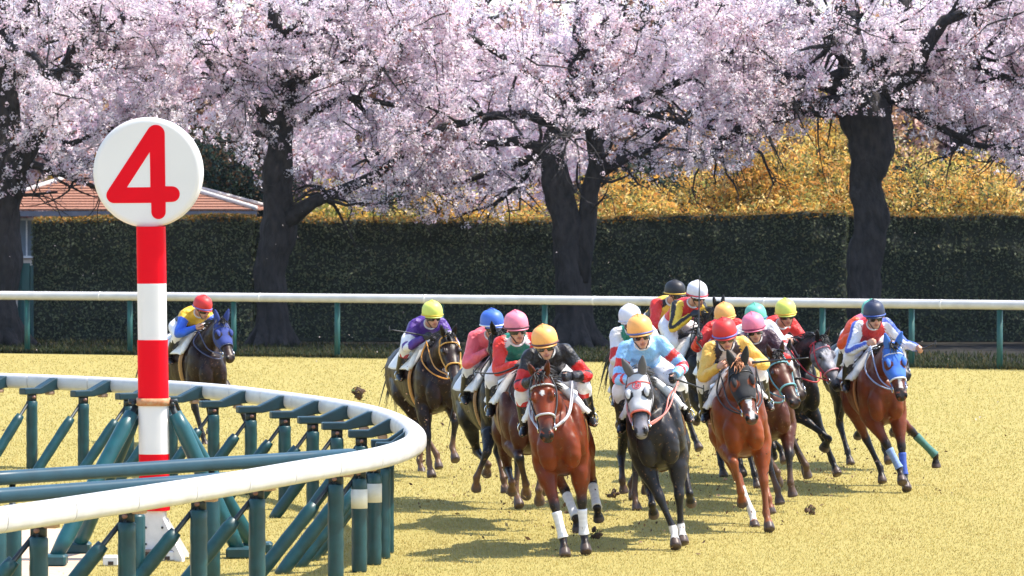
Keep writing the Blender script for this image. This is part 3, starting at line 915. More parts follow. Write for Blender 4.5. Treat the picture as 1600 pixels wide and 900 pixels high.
TAN = [(.62, .38, .20), (.70, .50, .34), (.50, .30, .16), (.66, .42, .34), (.36, .24, .14)]
PNK = [(.74, .56, .56), (.70, .44, .40), (.80, .66, .66), (.56, .36, .30), (.62, .46, .52)]
FB = 'far woodland trees behind the cherries'
for i, (px, pal, lb) in enumerate(((-200, TAN, 'far tan-leaved tree beyond the left edge'), (-520, PNK, 'far pinkish tree well beyond the left edge'), (30, PNK, 'far pinkish-brown tree behind the leftmost cherry'), (215, TAN, 'far tan-leaved tree glimpsed above the tiled house'), (420, PNK, 'far pinkish tree behind the second cherry trunk'),
        (600, TAN, 'far tan-leaved tree behind the long low limb'), (790, PNK, 'far pinkish tree left of the double trunk'), (960, TAN, 'far tan-leaved tree right of the double trunk'), (1150, PNK, 'far pinkish tree above the golden bamboo'),
        (1330, TAN, 'far tan-leaved tree behind the thick bare trunk'), (1500, PNK, 'far pinkish tree near the right edge'), (1680, TAN, 'far tan-leaved tree beyond the right edge'))):
    bush('woodland_tree', px, -110, 440, 300, 146 + (i % 3) * 2.5, lb, 'tree', FB, pal, 3600, .12, 90 + i, 1.0, trunkw=.5, deep=2.0)
bush('bamboo_clump', 690, 265, 470, 170, 121, 'golden bamboo clump half veiled by low blossom, left of the double trunk', 'bamboo', GB, GOLD, 2080, .046, 68, 1.5)
bush('bamboo_clump', 810, 280, 470, 120, 120, 'golden bamboo clump directly left of the double trunk', 'bamboo', GB, GOLD, 1560, .046, 69, 1.5)

for px, lb, sd in ((1250, 'dark shrub behind the tallest golden bamboo', 81), (1410, 'dark shrub in the gap right of the thick bare trunk', 82), (1010, 'dark shrub in the gap right of the double trunk', 83), (640, 'dark shrub behind the low blossom left of the double trunk', 84)):
    bush('evergreen_shrub', px, 235, 470, 150, 123, lb, 'shrub', None, DARKG, 1800, .07, sd, 1.0, trunkw=.3)
# ============================================================ RAILS AND NUMBER POST
white_pl = lambda: pm('rail_white', (.56, .545, .535), rough=.42, var=.14, scale=4.0, bump=.25, bdist=.02)
teal = lambda: pm('teal_padding', (.005, .050, .058), rough=.42, var=.30, scale=9.0, bump=.35, bdist=.015)
teal_d = lambda: pm('teal_arm', (.007, .034, .048), rough=.40, var=.25, scale=7.0, bump=.1)
steel = lambda: pm('dark_steel', (.030, .040, .045), rough=.5, var=.3, scale=20.0, metal=.3)
def frame_from(fwd, upv=(0, 0, 1)):
    f = nrm(fwd); s = nrm(np.cross(f, upv)); u = np.cross(s, f)
    return np.stack([f, s, u], 1)

def outer_rail():
    P = [gnd(x, y) for x, y in ((-1250, 543), (-420, 549.5), (0, 551.5), (203, 554), (527, 559), (851, 564), (1285, 572), (1425, 574.5), (1562, 577.5), (1960, 585))]
    root = empty('outer_rail', P[5], 'long white outer rail on green posts in front of the trees', 'rail')
    off = P[5]
    top = np.array([at(x, y, g[1] - .02) for (x, y), g in zip(((-1250, 447), (-420, 456), (0, 461.5), (203, 463), (527, 466), (851, 469), (1285, 473.5), (1425, 475), (1562, 476.5), (1960, 482)), P)])
    line = catmull(top, 8)
    mb = MB()
    mb.tube(line - off, .098, 16)
    mb.build('rail_tube', white_pl(), root)
    L = np.concatenate([[0], np.cumsum(np.linalg.norm(np.diff(line, axis=0), axis=1))])
    for d in np.arange(2, L[-1], 4.0):
        c = np.array([np.interp(d, L, line[:, k]) for k in range(3)])
        e = np.array([np.interp(d + .05, L, line[:, k]) for k in range(3)])
        mb = MB()
        mb.tube(np.array([c, e]) - off, .101, 16)
        mb.build('joint_sleeve', pm('joint_white', (.72, .70, .68), rough=.4), root)
    for px, py in ((-1080, 544.5), (-916, 545.7), (-752, 547), (-588, 548.2), (-424, 549.4), (-260, 550), (-97, 551), (42, 552), (203, 554), (365, 556.5), (527, 559), (689, 561.5), (851, 564), (996, 566.5), (1141, 569), (1285, 572), (1425, 574.8), (1562, 577.5), (1700, 580.5), (1840, 583)):
        g = gnd(px, py)
        zt = np.interp(g[0], line[:, 0], line[:, 2])
        yt = np.interp(g[0], line[:, 0], line[:, 1])
        mb = MB()
        mb.tube(np.array([(g[0], yt + .03, -.3), (g[0], yt + .03, zt - .05)]) - off, .062, 12)
        mb.build('post', pm('post_green', (.010, .075, .065), rough=.45, var=.25, scale=6), root)
outer_rail()

# inner rail, bending round towards the camera
RZ = 1.2
RAIL_PTS = np.array([(-13.2, 63.5), (-10.0, 61.4), (-6.74, 59.0), (-4.93, 57.3), (-3.67, 55.5), (-2.74, 53.3), (-2.06, 51.4), (-1.52, 49.4), (-1.16, 47.0), (-.97, 44.4), (-1.06, 42.6), (-1.32, 41.1), (-1.84, 39.4), (-2.41, 37.5), (-3.05, 35.6), (-3.83, 33.4), (-4.7, 31.2), (-6.0, 28.4)])
def inner_rail():
    line = catmull(RAIL_PTS, 14)
    L = np.concatenate([[0], np.cumsum(np.linalg.norm(np.diff(line, axis=0), axis=1))])
    pos = lambda d: np.array([np.interp(d, L, line[:, 0]), np.interp(d, L, line[:, 1]), 0.0])
    def tang(d): return nrm(pos(d + .08) - pos(d - .08))
    def outw(d):          # away from the infield
        t = tang(d)
        return np.array([-t[1], t[0], 0.0])
    root = empty('inner_rail', pos(L[-1] * .6), 'white padded inner rail curving round the bend on teal padded posts', 'rail')
    off = np.array(root.location)
    STEP = 1.18
    # padded covers, one per bay, with slightly swollen ends
    prof_a = np.linspace(0, 2 * np.pi, 20, endpoint=False)
    k = 0
    core = np.array([pos(d) + outw(d) * .02 + (0, 0, RZ - .098) for d in np.linspace(.2, L[-1] - .2, 120)])
    V, F = tube(core - off, .080, 12)
    mesh('rail_core', V, F, pm('rail_core_grey', (.30, .29, .29), rough=.6), root)
    d0 = .2
    while d0 + STEP < L[-1]:
        ds = d0 + np.array([0, .012, .2, .4, .6, .8, .988, 1.0]) * (STEP - .012)
        V = []
        for q, d in enumerate(ds):
            p, o = pos(d), outw(d)
            s = .965 if q in (0, 7) else 1.0
            for a in prof_a:
                cx = np.sign(math.cos(a)) * abs(math.cos(a)) ** .7 * .105 * s
                cz = np.sign(math.sin(a)) * abs(math.sin(a)) ** .7 * .098 * s
                V.append(p + o * (cx + .02) + np.array([0, 0, RZ - .098 + cz]))
        F = []
        n = 20
        for q in range(7):
            for i in range(n):
                F.append([q * n + i, q * n + (i + 1) % n, (q + 1) * n + (i + 1) % n, (q + 1) * n + i])
        V = V + V[:n] + V[7 * n:8 * n]
        F += [[8 * n + i for i in range(n)][::-1], [9 * n + i for i in range(n)]]
        mesh('rail_cover', np.array(V) - off, F, white_pl(), root)
        d0 += STEP
        k += 1
    # supports stand where the photo shows them
    def ofs(d):          # the supports stand closer in round the tip
        return .47 - .20 * min(max((d - tip + 5) / 4.5, 0), 1)
    dd = np.linspace(.3, L[-1] - .1, 900)
    tip = L[14 * 9]
    def px_of(p): return 800 + FPX * p[0] / (p[1] * CP - (p[2] - CAM_H) * SP)
    railx = np.array([px_of(pos(d) + (0, 0, RZ)) for d in dd])
    footx = np.array([px_of(pos(d) - outw(d) * ofs(d) + (0, 0, .8)) for d in dd])
    far_m, near_m = dd < tip - .6, dd > tip + .2
    ds_ = [d for d in np.arange(.4, dd[far_m][np.argmin(np.abs(railx[far_m] - 20))], 1.15)]
    ds_ += [float(np.interp(x, railx[far_m], dd[far_m])) for x in (12, 92, 176, 250, 322, 391, 451, 506, 552, 591, 621, 642, 656)]
    ds_ += [float(dd[near_m][np.argmin(np.abs(footx[near_m] - x))]) for x in (604, 598, 584, 562, 524, 401, 311, 198, 62, -90)]
    i = 0
    white_bands = (gnd(400, 900)[:2], gnd(523, 890)[:2])
    for d0 in ds_:
        p, o, t = pos(d0), outw(d0), tang(d0)
        inn = -o
        sc = ofs(d0) / .47
        foot = p + inn * ofs(d0)
        # dog-legged cantilever arm: flat over the post, rising to the rail
        prof = [(.64, RZ - .235), (.64, RZ - .150), (.38, RZ - .150), (.12, RZ - .035), (-.02, RZ - .03), (-.02, RZ - .19), (.10, RZ - .19), (.34, RZ - .235)]
        hw = .062
        V = [p + inn * a * sc + t * hw + np.array([0, 0, z]) for a, z in prof] + [p + inn * a * sc - t * hw + np.array([0, 0, z]) for a, z in prof]
        # chamfered top edges
        m = len(prof)
        F = [list(range(m)), [m + q for q in range(m)][::-1]] + [[q, m + q, m + (q + 1) % m, (q + 1) % m] for q in range(m)]
        ob = mesh('support_arm', np.array(V) - off, F, teal_d(), root, smooth=False)
        bv = ob.modifiers.new('b', 'BEVEL'); bv.width = .014; bv.segments = 2
        mb = MB()
        mb.box(p + inn * .16 + np.array([0, 0, RZ - .225]) - off, (.10, .10, .05), R=frame_from(o), bev=.008)
        mb.build('bracket', pm('bracket_tan', (.42, .27, .20), rough=.5), ob)
        # post: steel stem with padded sleeve
        mb = MB()
        mb.tube(np.array([foot + (0, 0, -.05), foot + (0, 0, RZ - .2)]) - off, .028, 8)
        mb.box(foot + np.array([0, 0, RZ - .27]) - off, (.12, .05, .10), R=frame_from(o))
        ps = mb.build('post', steel(), root)
        mb = MB()
        mb.tube(np.array([foot + t * .055 * q + inn * .0 + (0, 0, RZ - .27) for q in (-1, 1)]) - off, .020, 10)
        mb.build('bolt', pm('bolt_brown', (.25, .12, .09), rough=.4), ps)
        mb = MB()
        zt = RZ - .32
        zs = np.concatenate([[.0], np.linspace(.02, zt - .012, 12), [zt]])
        rr = np.full(14, .073); rr[0] = .066; rr[-1] = .060
        rr[1:-1] += .0025 * np.sin(np.arange(12) * 2.3 + i)
        mb.tube(np.array([foot + (0, 0, z) for z in zs]) - off, rr, 16)
        sl_ = mb.build('post_sleeve', teal(), root)
        for b in white_bands:
            if np.hypot(foot[0] - b[0], foot[1] - b[1]) < .75:
                mb = MB()
                mb.tube(np.array([foot + (0, 0, z) for z in (.60, .78)]) - off, 0.0775, 16)
                mb.build('marker_band', pm('band_cream', (.72, .68, .58), rough=.5), sl_)
                break
        # slanting brace into the infield
        a0 = foot + inn * .02 + np.array([0, 0, RZ - .29])
        a1 = foot + inn * .72 + t * (-.12 if d0 < L[-1] * .55 else .35) + np.array([0, 0, -.05])
        dv = a1 - a0
        mb = MB()
        mb.tube(np.array([a0, a0 + dv * .98]) - off, .022, 8)
        br = mb.build('brace', steel(), root)
        mb = MB()
        qs = np.linspace(.22, .97, 12)
        rr = np.full(12, .064) + .002 * np.sin(np.arange(12) * 1.9 + i); rr[0] = .052; rr[-1] = .052
        mb.tube(np.array([a0 + dv * q for q in qs]) - off, rr, 14)
        mb.build('brace_sleeve', teal(), br)
        i += 1
inner_rail()

def crossing_beam(p0, p1, z, label):
    """a teal padded crossbar on its own posts, inside the bend"""
    a, b = np.array(p0), np.array(p1)
    root = empty('padded_bar', (a + b) / 2 * (1, 1, 0), label, 'rail', 'teal padded bars inside the bend')
    off = np.array(root.location)
    d = nrm(b - a)
    R = frame_from(d)
    pts = [a + (b - a) * q for q in np.linspace(0, 1, 9)]
    V, n = [], 20
    for p in pts:
        for q in np.linspace(0, 2 * np.pi, n, endpoint=False):
            V.append(p + R[:, 1] * np.sign(math.cos(q)) * abs(math.cos(q)) ** .6 * .085 + R[:, 2] * np.sign(math.sin(q)) * abs(math.sin(q)) ** .6 * .062)
    F = [[i * n + j, (i + 1) * n + j, (i + 1) * n + (j + 1) % n, i * n + (j + 1) % n] for i in range(8) for j in range(n)]
    F += [list(range(n)), [8 * n + j for j in range(n)][::-1]]
    mesh('bar_cover', np.array(V) - off, F, pm('bar_teal', (.010, .050, .075), rough=.45, var=.25, scale=5, bump=.15), root)
    for q in (.12, .62):
        p = a + (b - a) * q
        mb = MB()
        mb.tube(np.array([(p[0], p[1], -.05), (p[0], p[1], p[2] - .05)]) - off, .028, 8)
        ps = mb.build('post', steel(), root)
        mb = MB()
        mb.tube(np.array([(p[0], p[1], z_) for z_ in (0, .02, .4, p[2] - .26, p[2] - .24)]) - off, [.07, .08, .08, .08, .07], 14)
        mb.build('post_sleeve', teal(), ps)
def pt_z(px, py, z):
    d = ray(px, py); t = (z - CAM_H) / d[2]
    return np.array([d[0] * t, d[1] * t, z])
crossing_beam(pt_z(-60, 751, 1.08), pt_z(548, 711, 1.08), 1.08, 'teal padded bar just in front of the number post')
crossing_beam(pt_z(-60, 779, 1.08), pt_z(368, 748, 1.08), 1.08, 'teal padded bar close behind the near white rail')

def number_post():
    D = 43.4
    b = at(240, 875, D); b[2] = 0
    root = empty('number_post', b, 'tall red and white post with a round white disc showing a red 4', 'sign')
    red = pm('post_red', (.80, .004, .014), rough=.55, var=.05, scale=3, spec=.08)
    wht = pm('post_white', (.80, .76, .73), rough=.4, var=.04, scale=3)
    Z = lambda y: at(240, y, D)[2]
    lean = (at(236, 357, D)[0] - at(242, 797, D)[0]) / (Z(357) - Z(797))
    cx = lambda z: (z - Z(797)) * lean + (at(242, 797, D)[0] - b[0])
    cuts = [797, 709, 634, 531, 443, 357]
    names = ['red', 'red2', 'white', 'red', 'white', 'red']
    segs = [(797, 709, red), (709, 622, wht), (622, 531, red), (531, 443, wht), (443, 354, red)]
    for y0, y1, m in segs:
        z0, z1 = Z(y0), Z(y1)
        # rounded-square pole
        V, n = [], 24
        for z in (z0, z0 + .004, z1 - .004, z1):
            w = .140 + (.006 if y0 > 600 else 0)
            for q in np.linspace(0, 2 * np.pi, n, endpoint=False):
                V.append((cx(z) + w * np.sign(math.cos(q)) * abs(math.cos(q)) ** .6, w * np.sign(math.sin(q)) * abs(math.sin(q)) ** .6, z))
        F = [[i * n + j, i * n + (j + 1) % n, (i + 1) * n + (j + 1) % n, (i + 1) * n + j] for i in range(3) for j in range(n)] + [list(range(n))[::-1], [3 * n + j for j in range(n)]]
        mesh('pole_section', V, F, m, root)
    # disc, turned a little to the left
    cz = Z(269.5)
    dx = at(232, 269.5, D)[0] - b[0]
    yaw = math.radians(-7)
    R = np.array([[math.cos(yaw), -math.sin(yaw), 0], [math.sin(yaw), math.cos(yaw), 0], [0, 0, 1]])
    r = .5 * 172 / FPX * D
    n = 96
    rings = [(0.0, -.075), (r * .90, -.075), (r * .975, -.072), (r, -.055), (r, .055), (r * .975, .072), (0.0, .075)]
    V, F = [], []
    for rad_, y in rings[1:-1]:
        for q in np.linspace(0, 2 * np.pi, n, endpoint=False):
            V.append(R @ np.array([rad_ * math.cos(q), y, rad_ * math.sin(q)]) + (dx, 0, cz))
    m = len(rings) - 2
    for i in range(m - 1):
        for j in range(n):
            F.append([i * n + j, i * n + (j + 1) % n, (i + 1) * n + (j + 1) % n, (i + 1) * n + j])
    F += [list(range(n))[::-1], [(m - 1) * n + j for j in range(n)]]
    disc = mesh('disc', V, F, pm('disc_white', (.80, .755, .725), rough=.4, var=.03, scale=2), root)
    for p in disc.data.polygons:
        if len(p.vertices) > 10: p.use_smooth = False
    # the numeral 4 as rounded strokes lying on the face; photo pixels give its outline
    pxm = D / FPX
    def loc(px, py, y):
        x = (px - 232) * pxm / math.cos(yaw); z = (269.5 - py) * pxm
        return R @ np.array([x, y, z]) + (dx, 0, cz)
    outer = []
    def arc(cxp, cyp, rad_, a0, a1, k=14):
        return [(cxp + rad_ * math.cos(math.radians(a)), cyp - rad_ * math.sin(math.radians(a))) for a in np.linspace(a0, a1, k)]
    # clockwise from the top of the mast: cap, mast right edge, crossbar right end, mast foot, bar left end, slanted stroke
    outer += arc(246, 209.5, 14.2, 150, 0)
    outer += [(261, 291)]
    outer += arc(271.5, 303.3, 12.2, 90, -90)
    outer += [(261.5, 315.8), (261.5, 331)]
    outer += arc(250.2, 331, 11.3, 0, -180)
    outer += [(238.7, 317.0)]
    outer += arc(180.5, 305.0, 12.4, -90, -215)
    hole = [(236.7, 237.5), (237.5, 292.5), (200.5, 292.8)]
    # bridge the hole into the outline to make one face, then fill by triangulation
    import bmesh
    bm = bmesh.new()
    def loop(pts, y):
        vs = [bm.verts.new(loc(px, py, y)) for px, py in pts]
        return [bm.edges.new((vs[i], vs[(i + 1) % len(vs)])) for i in range(len(vs))]
    es = loop(outer, -.0785) + loop(hole, -.0785)
    bmesh.ops.triangle_fill(bm, use_beauty=True, use_dissolve=False, edges=es)
    ret = bmesh.ops.extrude_face_region(bm, geom=list(bm.faces))
    back = R @ np.array([0, .006, 0])
    for v in ret['geom']:
        if isinstance(v, bmesh.types.BMVert):
            v.co += Vector(back)
    bmesh.ops.recalc_face_normals(bm, faces=bm.faces)
    me = bpy.data.meshes.new('numeral_four')
    bm.to_mesh(me); bm.free()
    me.materials.append(red)
    link('numeral_four', me, disc)
    # rusty clamp ring and its bolts
    zb = Z(627.5)
    n = 32
    V = []
    for z, w in ((zb - .036, .150), (zb - .036, .162), (zb + .036, .162), (zb + .036, .150)):
        for q in np.linspace(0, 2 * np.pi, n, endpoint=False):
            V.append((cx(z) + w * np.sign(math.cos(q)) * abs(math.cos(q)) ** .6, w * np.sign(math.sin(q)) * abs(math.sin(q)) ** .6, z))
    F = [[i * n + j, i * n + (j + 1) % n, ((i + 1) % 4) * n + (j + 1) % n, ((i + 1) % 4) * n + j] for i in range(4) for j in range(n)]
    cl = mesh('clamp_ring', V, F, pm('rusty_steel', (.48, .16, .05), rough=.6, var=.4, scale=30, bump=.5, bdist=.005, c2=(.50, .32, .17)), root)
    for sx in (-1, 1):
        mb = MB()
        mb.tube([(cx(zb) + sx * .15, -.03, zb), (cx(zb) + sx * .235, -.06, zb + .01)], .022, 10)
        mb.tube([(cx(zb) + sx * .19, -.09, zb - .02), (cx(zb) + sx * .19, .02, zb - .02)], .020, 10)
        mb.build('clamp_bolt', steel(), cl)
    # four padded struts
    teal_s = pm('strut_teal', (.009, .080, .092), rough=.38, var=.25, scale=8, bump=.3)
    for (x0, y0, x1, y1, dd, back) in ((212, 634, 80, 884, -.55, 0), (268, 634, 378, 872, -.55, 0), (214, 640, 118, 842, .75, 1), (270, 640, 402, 852, .75, 1)):
        p0 = at(x0, y0, D - .03 + back * .06) - b
        f = gnd(x1, y1) - b if not back else None
        if f is None:
            f = at(x1, y1, D + dd) - b; f[2] = 0
        mb = MB()
        mb.tube([p0, f], .030, 8)
        st = mb.build('strut', steel(), root)
        mb = MB()
        d = f - p0
        q = np.linspace(.05, .94, 10)
        rr = np.full(10, .078); rr[0] = rr[-1] = .066
        mb.tube(np.array([p0 + d * k for k in q]), rr, 14)
        mb.build('strut_sleeve', teal_s, st)
        mb = MB()
        mb.box(f + np.array([0, 0, .055]), (.30, .26, .11), bev=.02)
        mb.build('foot_block', teal(), st, smooth=False)
    # white finned base with a dark plinth
    z0, z1 = Z(868), Z(797)
    mb = MB()
    xc = cx(z1)
    mb.box((xc, 0, (z0 + z1) / 2 + .03), (.215, .215, z1 - z0 + .06), bev=.02)
    for ang in (45, 135, 225, 315):
        a = math.radians(ang)
        dr = np.array([math.cos(a), math.sin(a), 0]); sd = np.array([-math.sin(a), math.cos(a), 0])
        pr = [(.12, z1 - .08), (.15, z1 - .08), (.42, z0), (.42, z0 - .05), (.12, z0 - .05)]
        V = [np.array([xc, 0, 0]) + dr * u + sd * .02 + np.array([0, 0, v]) for u, v in pr] + [np.array([xc, 0, 0]) + dr * u - sd * .02 + np.array([0, 0, v]) for u, v in pr]
        F = [[0, 1, 2, 3, 4], [9, 8, 7, 6, 5]] + [[i, 5 + i, 5 + (i + 1) % 5, (i + 1) % 5] for i in range(5)]
        mb.add(V, F)
    mb.build('finned_base', pm('base_white', (.74, .71, .70), rough=.5, var=.1, scale=12), root, smooth=False)
    mb = MB()
    for sx in (-1, 1):
        for sz in (.0, .16):
            mb.tube([(xc + sx * .08, -.112, z0 + .12 + sz), (xc + sx * .08, -.122, z0 + .12 + sz)], .012, 8)
    mb.build('base_bolt', steel(), root)
    mb = MB()
    mb.box((xc, 0, .05), (.46, .46, .11), bev=.015)
    mb.build('plinth', pm('plinth_dark', (.045, .028, .024), rough=.7), root, smooth=False)
    # white foot weights beside the base
    for px, py in ((174, 884), (262, 876), (322, 868)):
        g = gnd(px, py)
        r2 = empty('foot_weight', g, {174: 'white block on the grass left of the number post base', 262: 'white block touching the right side of the number post base', 322: 'white block on the grass right of the number post base'}[px], 'block', 'white blocks by the number post')
        mb = MB()
        mb.box((0, 0, .05), (.15, .14, .10), bev=.015)
        bd = mb.build('block_body', pm('base_white', (.74, .71, .70), rough=.5), r2, smooth=False)
        mb = MB()
        mb.box((.0, -.066, .03), (.05, .02, .035))
        mb.build('block_slot', pm('plinth_dark', (.045, .028, .024), rough=.7), r2, smooth=False)
number_post()

def gate_post(px0, px1, top, label):
    D = 107.0
    a, c = at(px0, top, D), at(px1, top, D)
    w = c[0] - a[0]
    root = empty('fence_panel', ((a[0] + c[0]) / 2, D, 0), label, 'fence')
    mb = MB()
    mb.box((0, 0, a[2] / 2), (w, .10, a[2]), bev=.01)
    mb.build('board', pm('fence_green', (.012, .080, .085), rough=.5, var=.2, scale=5), root, smooth=False)
    mb = MB()
    for x in (-w / 2 - .04, w / 2 + .04):
        mb.box((x, 0, a[2] / 2 - .03), (.075, .14, a[2] - .06), bev=.01)
    mb.build('post', pm('fence_green_dark', (.008, .055, .060), rough=.5, var=.2, scale=5), root, smooth=False)
gate_post(33, 47, 411, 'narrow teal green fence panel in the gap at the left end of the hedge')
# ============================================================ RACEHORSES
HC = 1.06     # size of the horses against the nominal skeleton below
coat_mat = lambda: am('horse_coat', rough=0.40, var=0.22, scale=9.0, bump=0.10, bdist=0.012, spec=0.24, dirt=0.30, dirtc=(0.14, 0.075, 0.04))
hair_mat = lambda: am('horse_hair', rough=0.5, var=0.4, scale=60.0, stretch=(1, 1, 6))
leather = lambda: am('tack_leather', rough=0.4, var=0.12, scale=40.0, bump=0.15, bdist=0.003)
cloth = lambda: am('tack_cloth', rough=0.85, var=0.07, scale=25.0, bump=0.25, bdist=0.01)
silk = lambda: am('race_silk', rough=0.42, var=0.08, scale=14.0, bump=0.9, bdist=0.04, spec=0.4)
skin_m = lambda: am('skin', rough=0.5, var=0.08, scale=30.0)
gloss = lambda: am('gloss_black', rough=0.12, var=0.05, spec=0.7)
cap_m = lambda: am('cap_cloth', rough=0.5, var=0.06, scale=22.0, bump=0.2, bdist=0.006)
boot_m = lambda: am('boot_leather', rough=0.3, var=0.2, scale=18.0, bump=0.2, bdist=0.01, dirt=0.25, dirtc=(0.3, 0.2, 0.1))

TR_X = np.array([0.74, 0.62, 0.44, 0.24, 0.0, -0.25, -0.5, -0.7, -0.9, -1.04, -1.12])
TR_Z = np.array([1.13, 1.13, 1.16, 1.18, 1.18, 1.18, 1.21, 1.24, 1.22, 1.17, 1.14])
TR_A = np.array([0.13, 0.205, 0.245, 0.25, 0.275, 0.285, 0.275, 0.275, 0.255, 0.19, 0.11])
TR_U = np.array([0.15, 0.25, 0.34, 0.40, 0.37, 0.345, 0.31, 0.295, 0.265, 0.22, 0.15])
TR_D = np.array([0.17, 0.32, 0.41, 0.435, 0.43, 0.39, 0.33, 0.27, 0.26, 0.24, 0.16])
TR_N = np.array([0.2, 0.3, 0.45, 0.55, 0.4, 0.25, 0.2, 0.2, 0.2, 0.2, 0.2])
def tr_at(x):
    xs = TR_X[::-1]
    g = lambda A: float(np.interp(x, xs, A[::-1]))
    return g(TR_Z), g(TR_A), g(TR_U), g(TR_D), g(TR_N)
def tr_pt(x, th, off=0.0):
    """point on the trunk: th from the spine (0), positive towards the horse's left; off outward"""
    z, a, u, d, nn = tr_at(x)
    s, c = math.sin(th), math.cos(th)
    lat = s * (a + off) * (1 - nn * max(c, 0) ** 1.5)
    return np.array([x, lat, z + c * ((u if c > 0 else d) + off)])

def two_bone(S, T, l1, l2, bend):
    """joint position between S and T, pushed towards bend; also the reachable T"""
    S, T = np.asarray(S, float), np.asarray(T, float)
    d = T - S
    L = np.linalg.norm(d)
    mx = (l1 + l2) * 0.995
    if L > mx * 1.06:
        T = S + d / L * mx * 1.06
        d = T - S; L = mx * 1.06
    if L > mx:
        k = L / mx
        l1, l2 = l1 * k, l2 * k
    L = max(L, abs(l1 - l2) + 0.05)
    a = (l1 * l1 - l2 * l2 + L * L) / (2 * L)
    h = math.sqrt(max(l1 * l1 - a * a, 0.0))
    dn = d / np.linalg.norm(d)
    b = np.asarray(bend, float)
    b = nrm(b - dn * np.dot(b, dn))
    return S + dn * a + b * h, T

def pose_leg(fore, side, hoof):
    """joint chain of one leg for a hoof (x,y,z of its sole centre)"""
    hoof = np.asarray(hoof, float)
    lift = min(max(hoof[2] / 0.35, 0), 1)
    if fore:
        k = np.clip((hoof[0] - 0.36) / 0.6, -1, 1)
        E = np.array([0.37 + 0.10 * k, side * 0.165, 0.88 + 0.03 * abs(k)])
        S = np.array([0.47 + 0.02 * k, side * 0.16, 1.18])
        pas = np.array([0.11, 0, -0.17]) * (1 - lift) + np.array([-0.15, 0, -0.13]) * lift
        if hoof[0] < 0.1: pas = np.array([-0.05, 0, -0.19])
        if hoof[0] > 0.8 and hoof[2] < 0.4: pas = np.array([0.12, 0, -0.16])
        ft = hoof - pas
        K, ft2 = two_bone(E, ft, 0.405, 0.295, (1, 0, 0.15))
        hoof = hoof + (ft2 - ft)
        return S, E, K, ft2, hoof, nrm(pas)
    k = np.clip((hoof[0] + 0.75) / 0.8, -1, 1)
    H = np.array([-0.76, side * 0.12, 1.20])
    E = np.array([-0.56 + 0.14 * k, side * 0.185, 0.93 + 0.05 * max(k, 0)])
    pas = np.array([0.10, 0, -0.17]) * (1 - lift) + np.array([-0.16, 0, -0.11]) * lift
    if hoof[0] < -1.0: pas = np.array([-0.15, 0, -0.13])
    if hoof[0] > -0.2 and hoof[2] < 0.35: pas = np.array([0.13, 0, -0.15])
    ft = hoof - pas
    K, ft2 = two_bone(E, ft, 0.455, 0.38, (-1, 0, 0.1))
    hoof = hoof + (ft2 - ft)
    return H, E, K, ft2, hoof, nrm(pas)

def leg_stations(fore, ch):
    S, E, K, F, Hf, pd = ch
    mix = lambda a, b, t: a * (1 - t) + b * t
    cor = mix(F, Hf, 0.60)
    if fore:
        P = [S, E, mix(E, K, 0.35), mix(E, K, 0.8), K, mix(K, F, 0.22), mix(K, F, 0.55), mix(K, F, 0.85), F, mix(F, Hf, 0.35), cor, Hf]
        ra = [0.09, 0.105, 0.092, 0.054, 0.052, 0.038, 0.031, 0.034, 0.042, 0.034, 0.049, 0.061]
        rb = [0.13, 0.125, 0.105, 0.060, 0.055, 0.045, 0.041, 0.043, 0.050, 0.040, 0.056, 0.070]
    else:
        P = [S, E, mix(E, K, 0.4), mix(E, K, 0.82), K, mix(K, F, 0.2), mix(K, F, 0.55), mix(K, F, 0.87), F, mix(F, Hf, 0.35), cor, Hf]
        ra = [0.13, 0.12, 0.085, 0.050, 0.052, 0.040, 0.033, 0.036, 0.043, 0.034, 0.048, 0.060]
        rb = [0.21, 0.16, 0.10, 0.058, 0.066, 0.050, 0.040, 0.041, 0.047, 0.036, 0.051, 0.064]
    return np.array(P), np.array(ra), np.array(rb)

HEAD_T = np.array([-0.06, 0.02, 0.10, 0.18, 0.26, 0.36, 0.46, 0.54, 0.60])
HEAD_A = np.array([0.055, 0.088, 0.100, 0.112, 0.100, 0.078, 0.064, 0.066, 0.056])
HEAD_U = np.array([0.06, 0.085, 0.10, 0.105, 0.095, 0.078, 0.066, 0.062, 0.050])
HEAD_D = np.array([0.06, 0.11, 0.155, 0.16, 0.13, 0.095, 0.075, 0.070, 0.055])

BAY = dict(coat=(0.165, 0.028, 0.006), point=(0.016, 0.012, 0.011), hair=(0.02, 0.016, 0.014), muzzle=(0.025, 0.018, 0.016))
DBAY = dict(coat=(0.018, 0.0075, 0.0055), point=(0.012, 0.010, 0.010), hair=(0.015, 0.013, 0.013), muzzle=(0.04, 0.022, 0.016))
CHES = dict(coat=(0.225, 0.045, 0.009), point=(0.22, 0.06, 0.02), hair=(0.42, 0.17, 0.075), muzzle=(0.09, 0.05, 0.045))
BLK = dict(coat=(0.0075, 0.0065, 0.0075), point=(0.012, 0.011, 0.012), hair=(0.012, 0.011, 0.012), muzzle=(0.02, 0.016, 0.016))
BRN = dict(coat=(0.075, 0.019, 0.008), point=(0.014, 0.011, 0.010), hair=(0.02, 0.015, 0.013), muzzle=(0.03, 0.02, 0.018))
GREY = dict(coat=(0.017, 0.015, 0.018), point=(0.014, 0.013, 0.015), hair=(0.05, 0.05, 0.055), muzzle=(0.22, 0.21, 0.24))

